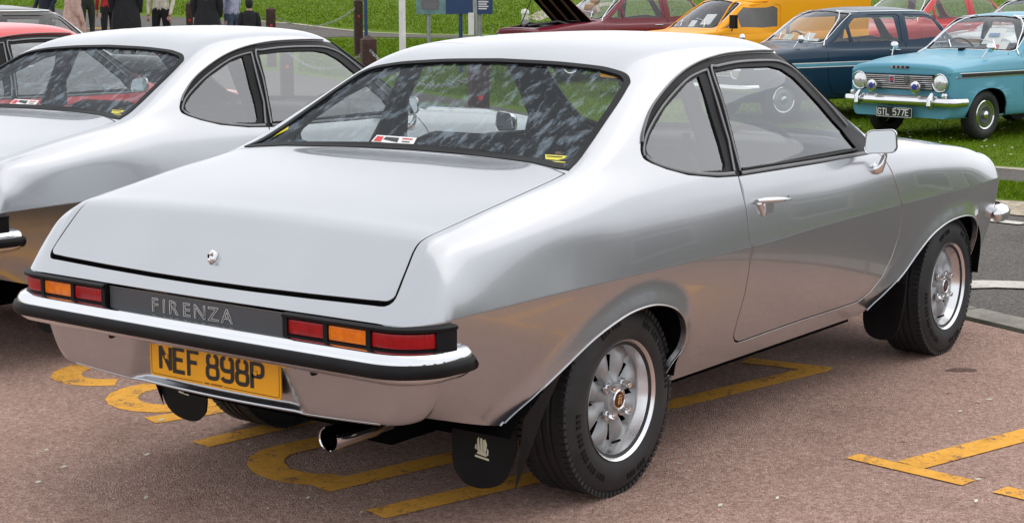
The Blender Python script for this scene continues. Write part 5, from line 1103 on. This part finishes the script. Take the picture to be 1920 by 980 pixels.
bl, BS, BC = saloon('saloon_car', 'navy', 'dark blue saloon with white and teal side stripe beside the turquoise car')
for sd in (1, -1):
    m_ = np.array([sd, 1, 1])
    for z_, mt, w_ in ((.705, 'white', .012), (.680, 'cyan', .034), (.655, 'white', .012)):
        uv2 = along(BS, 2.9, -.7, z_); p, n = BS.ev(uv2), BS.nrm(uv2); mb = MB(); strip(mb, p*m_, n*m_, w_, .003); mb.build('side_stripe', mt, bl, smooth=False)
    a = BS.ev(BS.top([(.62, 2.25)]))[0]*m_; mb = MB(); mb.tube([a, a+[sd*.02, -.05, .08]], .007, 8); mb.lathe([(.0, .02), (.050, -.01), (.05, -.03), (0.01, -.05)], 16, 'Y', a+[sd*.03, -.06, .10]); mb.build('wing_mirror', 'chrome', bl)
papers(bl, [(-.10, 1.66, 1.00, .20, .14, .75, 'white'), (-.38, 1.78, .95, .14, .10, .7, 'white'), (.30, 1.70, .99, .20, .12, .75, 'badge')], 'n')
B0 = at_depth(1546, 82, 19.6); put(bl, 0, 0, RZ)
def put_point(root, P, local, rz):
    c, s_ = math.cos(rz), math.sin(rz); put(root, P[0]-(c*local[0]-s_*local[1]), P[1]-(s_*local[0]+c*local[1]), rz)
put_point(bl, at_depth(1546, 82, 19.8), (-.66, 1.84), RZ-.22)
vn, VS, VC = saloon('delivery_van', 'orange', 'bright orange van with dark side window and white windscreen surround', 'van', cat='van')
put_point(vn, at_depth(1345, 58, 23.0), (-.66, 1.84), RZ-.20)
papers(vn, [(-.12, 1.62, 1.06, .26, .20, .75, 'white'), (.18, 1.70, 1.0, .16, .12, .7, 'white')], 'n')
mb = MB(); a = VS.ev(VS.side([(1.60, .90)]))[0]; mb.tube([(-a[0], 1.62, .90), (-a[0]-.08, 1.66, .98)], .008); mb.box((-a[0]-.10, 1.66, 1.03), (.14, .05, .19)); mb.build('door_mirror', 'rubber', vn, sharp=30)
mr, MS, MC = saloon('saloon_car', 'maroon', 'maroon saloon with black roof and its bonnet propped open', roof='ink', bonnet_open=46)
put_point(mr, at_depth(1130, 55, 25.5), (-.66, 1.84), RZ-.16)
mb = MB(); mb.lathe([(0, .98), (.09, .96), (.11, .88), (.09, .80), (.05, .78)], 16, 'Z', (-.02, 1.68, .18)); mb.lathe([(0, 1.28), (.06, 1.26), (.08, 1.20), (.06, 1.14), (0, 1.13)], 16, 'Z', (-.02, 1.60, -.0)); mb.tube([(.08, 1.62, 1.08), (.24, 1.66, 1.02)], [.04, .03]); mb.tube([(-.12, 1.62, 1.08), (-.26, 1.66, 1.0)], [.04, .03])
tag(mb.build('soft_toy', simple('toy_plush', (.55, .40, .28), .9, bmp=.01), None), 'pale soft toy propped behind the maroon car windscreen', 'toy').matrix_world = Matrix.Translation(mr.location)@Matrix.Rotation(RZ-.16, 4, 'Z')
mb = MB(); mb.box((-.02, 1.71, 1.05), (.10, .06, .10)); 
rd, RS, RC = saloon('saloon_car', 'red', 'bright red saloon parked behind the dark blue car')
put_point(rd, at_depth(1745, 62, 25.5), (-.66, 1.55), RZ-.1)
gr, GS, GC = saloon('saloon_car', 'silver', 'pale grey saloon parked behind the turquoise car roof')
put_point(gr, at_depth(1905, 30, 24.0), (.0, 1.90), RZ+.02)
bk, KS, KC = saloon('saloon_car', 'black_paint', 'black saloon just showing beyond the red coupe roof')
bk.scale = (1.05, 1.05, 1.07); put_point(bk, at_depth(40, 40, 16.0), (-.0, 1.45), .04)

# ------------------------------------------------------------------ people by the far road
def skin_mesh(chains, name):
    bm = bmesh.new(); vs = {}; V_ = []; E_ = []; Rr = []
    for ch in chains:
        prev = None
        for key, co, r in ch:
            if key not in vs: vs[key] = len(V_); V_.append(co); Rr.append(r)
            if prev is not None: E_.append((prev, vs[key]))
            prev = vs[key]
    bm.free(); me = bpy.data.meshes.new(name); me.from_pydata(V_, E_, []); o = bpy.data.objects.new(name, me); COL.objects.link(o)
    mo = o.modifiers.new('s', 'SKIN'); mo.use_smooth_shade = True
    for i, r in enumerate(Rr): me.skin_vertices[0].data[i].radius = (r, r) if np.isscalar(r) else r
    me.skin_vertices[0].data[0].use_root = True
    o.modifiers.new('u', 'SUBSURF').levels = 2; o.modifiers['u'].render_levels = 2
    dg = bpy.context.evaluated_depsgraph_get(); out = bpy.data.meshes.new_from_object(o.evaluated_get(dg)); bpy.data.objects.remove(o); out.name = name; return out
M['skin'] = simple('skin', (.52, .31, .22), .55, var=.06); M['hair_b'] = simple('brown_hair', (.10, .045, .02), .6); M['hair_d'] = simple('dark_hair', (.02, .015, .012), .6)
for k, c in dict(cl_navy=(.012, .015, .03), cl_pink=(.50, .34, .29), cl_olive=(.025, .03, .025), cl_black=(.012, .012, .014), cl_cream=(.60, .55, .46), cl_lav=(.36, .36, .50), cl_jean=(.05, .07, .12), cl_red=(.4, .02, .03)).items(): M[k] = simple('cloth_'+k[3:], c, .9, var=.25, scale=14, bmp=.008)
def person(px, depth, h, label, top, legs, heading=0, bare=False, coat=None, hair='hair_d', long_hair=False, hood=False, arm=.0):
    s_ = h/1.75; P = at_depth(px, 20, depth); z0 = float(terr(P[0], P[1]))+.012
    def v(x, y, z): return (x*s_, y*s_, z*s_)
    ch = [[('pel', v(0, 0, .95), .135*s_), ('wst', v(0, 0, 1.08), .125*s_), ('chs', v(0, .01, 1.28), .150*s_), ('nk0', v(0, 0, 1.44), .085*s_), ('nk1', v(0, .01, 1.52), .055*s_), ('hd0', v(0, .02, 1.60), .085*s_), ('hd1', v(0, .015, 1.69), .080*s_), ('hd2', v(0, .01, 1.74), .045*s_)]]
    for sd, L in ((1, 'r'), (-1, 'l')):
        ch.append([('pel', v(0, 0, .95), .13*s_), ('hip'+L, v(sd*.09, 0, .86), .095*s_), ('kn'+L, v(sd*.10, .02+.03*sd, .49), .062*s_), ('an'+L, v(sd*.105, -.01+.03*sd, .09), .042*s_), ('ft'+L, v(sd*.115, .12+.03*sd, .035), .034*s_)])
        ch.append([('chs', v(0, .01, 1.28), .15*s_), ('sh'+L, v(sd*.17, 0, 1.38), .062*s_), ('el'+L, v(sd*.23, -.02+arm*.1, 1.10), .045*s_), ('wr'+L, v(sd*.21, .08+arm*.2, .87+arm*.25), .032*s_), ('hn'+L, v(sd*.20, .11+arm*.22, .80+arm*.3), .034*s_)])
    me = skin_mesh(ch, 'person'); me.materials.clear()
    for k in ('skin', top, legs, 'cl_black'): me.materials.append(M[k])
    for f in me.polygons:
        x, y, z = f.center/s_; ax = abs(x)
        f.material_index = 0 if z > 1.46 else (3 if z < .075 else (0 if (ax > .165 and z < .86+arm*.25) else (1 if z > .94 or (ax > .17 and z > .8) else (2 if (not bare or z > .52) else 0))))
    o = link(bpy.data.objects.new('person', me)); o.location = (P[0], P[1], z0); o.rotation_euler = (0, 0, heading); tag(o, label, 'person')
    face = MB(); face.tube([v(0, .098, 1.635), v(0, .118, 1.605), v(0, .10, 1.595)], [.008*s_, .014*s_, .012*s_], 8)
    for sd in (1, -1): face.tube([v(sd*.083, .01, 1.60), v(sd*.092, .005, 1.64)], .014*s_, 8)
    face.build('nose_and_ears', 'skin', o); ey = MB()
    for sd in (1, -1): ey.lathe([(0, .012), (.010*s_, .008), (.011*s_, 0)], 8, 'Y', v(sd*.034, .088, 1.645))
    ey.build('eyes', 'ink', o); mt = MB(); mt.box(v(0, .098, 1.572), (.045*s_, .006, .008)); mt.build('mouth', 'red_print', o, smooth=False)
    for sd in (1, -1):
        fg = MB()
        for k in range(4): fg.tube([v(sd*.20+.012*(k-1.5), .12+arm*.22, .79+arm*.3), v(sd*.20+.013*(k-1.5), .135+arm*.22, .745+arm*.3), v(sd*.20+.013*(k-1.5), .12+arm*.22, .705+arm*.3+.008*abs(k-1))], [.009*s_, .008*s_, .006*s_], 6)
        fg.tube([v(sd*.185, .13+arm*.22, .80+arm*.3), v(sd*.17, .155+arm*.22, .77+arm*.3), v(sd*.17, .16+arm*.22, .74+arm*.3)], [.010*s_, .009*s_, .007*s_], 6); fg.build('fingers', 'skin', o)
    hm = MB(); prof = [(0, 1.785), (.05, 1.775), (.092, 1.735), (.104, 1.68), (.103, 1.63)]
    V_ = []; N_ = 22; pr_ = prof+([(.104, 1.55), (.11, 1.40), (.105, 1.25), (.06, 1.12)] if long_hair else [(.096, 1.58), (.07, 1.53)])
    for k in range(N_):
        a = 2*math.pi*k/N_
        for (r_, z_) in pr_:
            cut_ = max(0, math.sin(a)); rr = r_*(1-.35*cut_*(z_ < 1.70)*(z_ > 1.0)); yy = .0+rr*math.sin(a)*1.05-.012-(.05 if (long_hair and z_ < 1.5) else 0); V_.append(v(rr*math.cos(a)*.95*(1+.06*math.sin(5*a+z_*9)), yy, z_))
    m_ = len(pr_); hm.add(V_, [(k*m_+i, ((k+1) % N_)*m_+i, ((k+1) % N_)*m_+i+1, k*m_+i+1) for k in range(N_) for i in range(m_-1)]); hm.build('hood' if hood else 'hair', top if hood else hair, o)
    if coat:
        cm = MB(); V_ = []; N_ = 28; pr_ = [(.10, .085, 1.47), (.19, .12, 1.40), (.205, .15, 1.28), (.19, .145, 1.08), (.215, .17, .95), (.24, .20, .75), (.255, .215, coat)]
        for k in range(N_):
            a = 2*math.pi*k/N_
            for i, (rx, ry, z_) in enumerate(pr_): w_ = 1+.05*math.sin(4*a+1.3)*(i > 3)+.03*math.sin(9*a)*(i > 4); V_.append(v(rx*w_*math.cos(a), ry*w_*math.sin(a), z_))
        m_ = len(pr_); cm.add(V_, [(k*m_+i, ((k+1) % N_)*m_+i, ((k+1) % N_)*m_+i+1, k*m_+i+1) for k in range(N_) for i in range(m_-1)]); ct = cm.build('coat', top, o)
        for sd in (1, -1): am = MB(); am.tube([v(sd*.17, 0, 1.40), v(sd*.225, -.01+arm*.05, 1.25), v(sd*.245, -.02+arm*.1, 1.10), v(sd*.225, .06+arm*.18, .90+arm*.22)], [.075*s_, .07*s_, .062*s_, .052*s_], 12); am.build('sleeve', top, ct)
    return o
AWAY = YAW
person(88, 30, 1.74, 'person in navy jacket and dark trousers beside the pink coat', 'cl_navy', 'cl_black', AWAY+2.6, arm=.2)
person(137, 28.5, 1.70, 'person in a long dusty pink coat', 'cl_pink', 'cl_black', AWAY-1.2, coat=.42, hair='hair_b')
person(163, 33, 1.75, 'person in dark olive trousers behind the pink coat', 'cl_olive', 'cl_olive', AWAY+.4)
person(203, 31.5, 1.70, 'person with red cuff half hidden behind a long black coat', 'cl_red', 'cl_black', AWAY+.6)
person(236, 29, 1.80, 'person in a long black coat next to the cream top', 'cl_black', 'cl_black', AWAY+.2, coat=.45)
person(302, 29.5, 1.78, 'person in cream top and black shorts with bare legs', 'cl_cream', 'cl_black', AWAY+3.0, bare=True)
person(388, 28.5, 1.68, 'person with long brown hair and black coat, back turned', 'cl_black', 'cl_black', AWAY+.1, coat=.50, hair='hair_b', long_hair=True)
person(434, 29, 1.66, 'person in a pale lavender hooded top', 'cl_lav', 'cl_jean', AWAY+1.0, arm=.4)
person(467, 28, 1.18, 'child with a black hood up beside the lavender top', 'cl_black', 'cl_black', AWAY+.2, coat=.42, hood=True)

# ------------------------------------------------------------------ posts, chain, signs, pole, bollard
M['timber'] = simple('brown_timber', (.050, .022, .014), .75, var=.35, scale=20, bmp=.01); M['steel'] = simple('galvanised', (.30, .31, .31), .5, .4); M['sign_blue'] = simple('sign_blue', (.012, .045, .13), .4); M['pole_white'] = simple('white_pole', (.72, .71, .68), .4)
def post(px, depth, wd, h, label):
    P = at_depth(px, 60, depth); z = float(terr(P[0], P[1])); r = empty('timber_post', (P[0], P[1], z), YAW+.25, label=label, cat='post', group=None); a = wd/2
    mb = MB(); mb.add([(sx*a, sy*a, zz) for zz in (-.1, h) for sx, sy in ((-1, -1), (1, -1), (1, 1), (-1, 1))]+[(0, 0, h+.05)], [(0, 1, 5, 4), (1, 2, 6, 5), (2, 3, 7, 6), (3, 0, 4, 7), (4, 5, 8), (5, 6, 8), (6, 7, 8), (7, 4, 8)]); mb.build('shaft', 'timber', r, smooth=False)
    mb = MB(); mb.lathe([(0, -a-.006), (.020, -a-.004), (.023, -a)], 14, 'Y', (0, 0, h*.72)); mb.build('reflector', 'red_print', r)
    return np.array([P[0], P[1], z+h*.92])
pa = post(508, 28.5, .155, 1.0, 'brown post at the far kerb, right of the hooded child'); pb = post(672, 31, .155, 1.05, 'brown timber post next to the blue pole'); pc = post(690.5, 16.8, .15, 1.12, 'brown post with pointed top between the two silver roofs'); pd = post(897, 13.3, .15, .98, 'brown post with red reflector seen through the rear window'); pe = post(536, 19.5, .15, .98, 'brown post seen through the far silver coupe side glass'); pf = post(356, 29.5, .12, 1.05, 'brown post beside the long-haired person')
def chain(a, b, sag, label):
    n = max(8, int(np.linalg.norm(b-a)/.075)); root = None; t = np.linspace(0, 1, n); P = a[None]+(b-a)[None]*t[:, None]; P[:, 2] -= sag*4*t*(1-t); mb = MB(); q = np.linspace(0, 2*math.pi, 10, endpoint=False)
    for i in range(n-1):
        d = P[i+1]-P[i]; L = np.linalg.norm(d); d /= L; s1 = np.cross(d, (0, 0, 1)); s1 /= np.linalg.norm(s1); s2 = np.cross(d, s1); s_ = s1 if i % 2 else s2; c = (P[i]+P[i+1])/2
        mb.tube([c+d*L*.66*math.cos(x)+s_*.015*math.sin(x) for x in q], .004, 5, closed=True)
    return tag(mb.build('chain', 'steel', None), label, 'chain')
chain(pa, pb, .30, 'sagging steel chain between the two far brown posts'); chain(pc, pd, .22, 'steel chain hung from the pointed brown post'); chain(pe, pc, .22, 'steel chain seen through the far silver coupe'); chain(pf, pa, .25, 'steel chain passing behind the people')
def pole(name, px, depth, r, h, mat, label, cat='pole'):
    P = at_depth(px, 60, depth); z = float(terr(P[0], P[1])); root = empty(name, (P[0], P[1], z), 0, label=label, cat=cat); mb = MB(); mb.tube([(0, 0, -.1), (0, 0, h)], [r, r*.9], 16); mb.build('shaft', mat, root); mb = MB(); mb.lathe([(r*2.2, 0), (r*2.2, .02), (r*1.1, .03)], 16, 'Z'); mb.build('base_plate', mat, root); return root
pole('flag_pole', 754.5, 22, .046, 6.0, 'pole_white', 'tall white pole on the lawn behind the silver roof'); pole('sign_pole', 686.5, 30.8, .035, 3.2, 'sign_blue', 'thin blue pole beside the brown timber post')
# information board: corners from the picture at the board's distance
D = 27.0; zb = at_depth(850, 27, D)[2]; A0, A1 = at_depth(780, 27, D), at_depth(924, 28, D); ax = (A1-A0); W_B = np.linalg.norm(ax[:2]); ang = math.atan2(ax[1], ax[0])
bd_ = empty('information_board', (A0[0], A0[1], float(terr(A0[0], A0[1]))), ang, label='blue and teal information board on posts on the lawn', cat='sign'); z1 = zb-bd_.location.z; HB = .95
fr = W_B*56/144
mb = MB(); mb.box((fr/2, 0, z1+HB/2), (fr-.01, .04, HB)); mb.build('photo_panel', simple('panel_teal', (.12, .22, .22), .35, var=.6, scale=3), bd_, smooth=False)
mb = MB(); mb.prism([(.10, .08), (fr-.12, .08), (fr-.10, .20), (fr-.2, .34), (fr*.5, .36), (.2, .32), (.08, .2)], -.004, ((0, -.021, z1), (1, 0, 0), (0, 0, 1), (0, 1, 0))); mb.build('printed_car', 'frame', bd_, smooth=False)
mb = MB(); mb.box((fr+(W_B-fr)/2, .005, z1+HB/2), (W_B-fr, .04, HB)); mb.build('text_panel', 'sign_blue', bd_, smooth=False)
for k in range(5): mb = MB(); mb.box((W_B-.17+.012*(k % 2), -.018, z1+.09+.038*k), (.17 if k % 2 else .14, .003, .02)); mb.build('printed_line', 'white', bd_, smooth=False)
mb = MB(); mb.box((W_B-.35, -.018, z1+.34), (.22, .003, .012)); mb.build('printed_line', 'white', bd_, smooth=False)
for xx, mt in ((803.5, 'steel'), (863.5, 'sign_blue'), (900, 'steel')): mb = MB(); xl = W_B*(xx-780)/144; mb.tube([(xl, .05, -.1), (xl, .05, z1+HB*.8)], .032, 12); mb.build('leg', mt, bd_)
P = at_depth(890, 60, 24); z = float(terr(P[0], P[1])); lp = empty('lamp_post', (P[0], P[1], z), YAW, label='leaning thin pole carrying a white box before the blue board', cat='pole'); mb = MB(); mb.tube([(0.04, 0, -.1), (-.03, 0, 2.6)], .03, 10); mb.build('shaft', 'steel', lp); mb = MB(); mb.box((-.05, -.06, CAM[2]-z-.19), (.085, .09, .32)); mb.build('box_unit', 'pole_white', lp, sharp=30)
P = at_depth(984.5, 50, 33); z = float(terr(P[0], P[1])); zt = CAM[2]+(20.4-17)/FPX*33-z; br_ = empty('bollard_light', (P[0], P[1], z), 0, label='grey bollard light with domed top on the lawn', cat='bollard'); mb = MB(); mb.lathe([(.085, -.1), (.085, zt-.22), (.075, zt-.21)], 20, 'Z'); mb.build('shaft', 'steel', br_); mb = MB(); mb.lathe([(.07, zt-.21), (.07, zt-.10)], 20, 'Z'); mb.build('lens', 'badge', br_); mb = MB(); mb.lathe([(.085, zt-.10), (.085, zt-.06), (.06, zt-.015), (0, zt)], 20, 'Z'); mb.build('cap', 'pole_white', br_)

# ------------------------------------------------------------------ unseen trees and building, added to shape what the paint mirrors
def tree(x, y, h, r, label):
    root = empty('tree', (x, y, float(terr(x, y))), random.uniform(0, 6), label=label, cat='tree', group='trees behind the car park'); mb = MB(); mb.tube([(0, 0, -.1), (.1, .05, h*.25), (0, .1, h*.55)], [.22, .17, .09], 10)
    for k in range(6): a = k*1.05; mb.tube([(.02, .05, h*(.28+.04*k)), (math.cos(a)*r*.45, math.sin(a)*r*.45, h*(.45+.05*k))], [.07, .02], 6)
    mb.build('trunk', 'timber', root); n = 2600; d = RNG.normal(size=(n, 3)); d /= np.linalg.norm(d, axis=1)[:, None]; rad = RNG.uniform(.35, 1, n)**.5*(1+.25*np.sin(d[:, 0]*5+h)*np.cos(d[:, 1]*4)); c = d*rad[:, None]*[r, r, h*.36]+[0, 0, h*.62]; s_ = RNG.uniform(.12, .28, n); e1_ = RNG.normal(size=(n, 3)); e1_ /= np.linalg.norm(e1_, axis=1)[:, None]; e2_ = np.cross(e1_, d); V_ = np.zeros((n*4, 3))
    for k, (p, q) in enumerate(((-1, 0), (0, -.6), (1, 0), (0, .6))): V_[k::4] = c+e1_*(p*s_)[:, None]+e2_*(q*s_)[:, None]
    mesh('crown', V_, [(4*i, 4*i+1, 4*i+2, 4*i+3) for i in range(n)], 'blade', root)
for k in range(5): tree(27+random.uniform(-2, 4), -26+k*13+random.uniform(-2, 2), random.uniform(4.5, 6), random.uniform(1.8, 2.6), 'leafy tree in the row behind the car park')  # tree row added out of view for the body reflections
M['render_wall'] = simple('pale_render', (.23, .225, .21), .9, var=.1, scale=1.5); M['slate'] = simple('slate_roof', (.24, .24, .25), .8, var=.2, scale=3); M['dark_glass'] = simple('dark_pane', (.03, .035, .04), .1)
hb = empty('reflection_building', (22, 36, float(terr(22, 36))-.3), math.radians(60), label='long low grey-brown building behind the car park', cat='building'); mb = MB(); mb.box((0, 0, 1.2), (8, 60, 2.4)); mb.build('wall', 'render_wall', hb, smooth=False)  # added out of view as a grey band for the car's side to reflect
mb = MB(); mb.add([(-4.4, -30.4, 2.4), (4.4, -30.4, 2.4), (4.4, 30.4, 2.4), (-4.4, 30.4, 2.4), (0, -30.4, 3.3), (0, 30.4, 3.3)], [(0, 3, 5, 4), (1, 4, 5, 2), (0, 4, 1), (3, 2, 5)]); mb.build('roof', 'slate', hb, smooth=False)
for k in range(12):
    mb = MB(); mb.box((-4.03, -27+k*5, 1.3), (.10, 2.2, 1.3)); wv = mb.build('window', 'white', hb, smooth=False); mb = MB(); mb.box((-4.07, -27+k*5, 1.3), (.06, 2.0, 1.1)); mb.build('pane', 'dark_glass', wv, smooth=False)
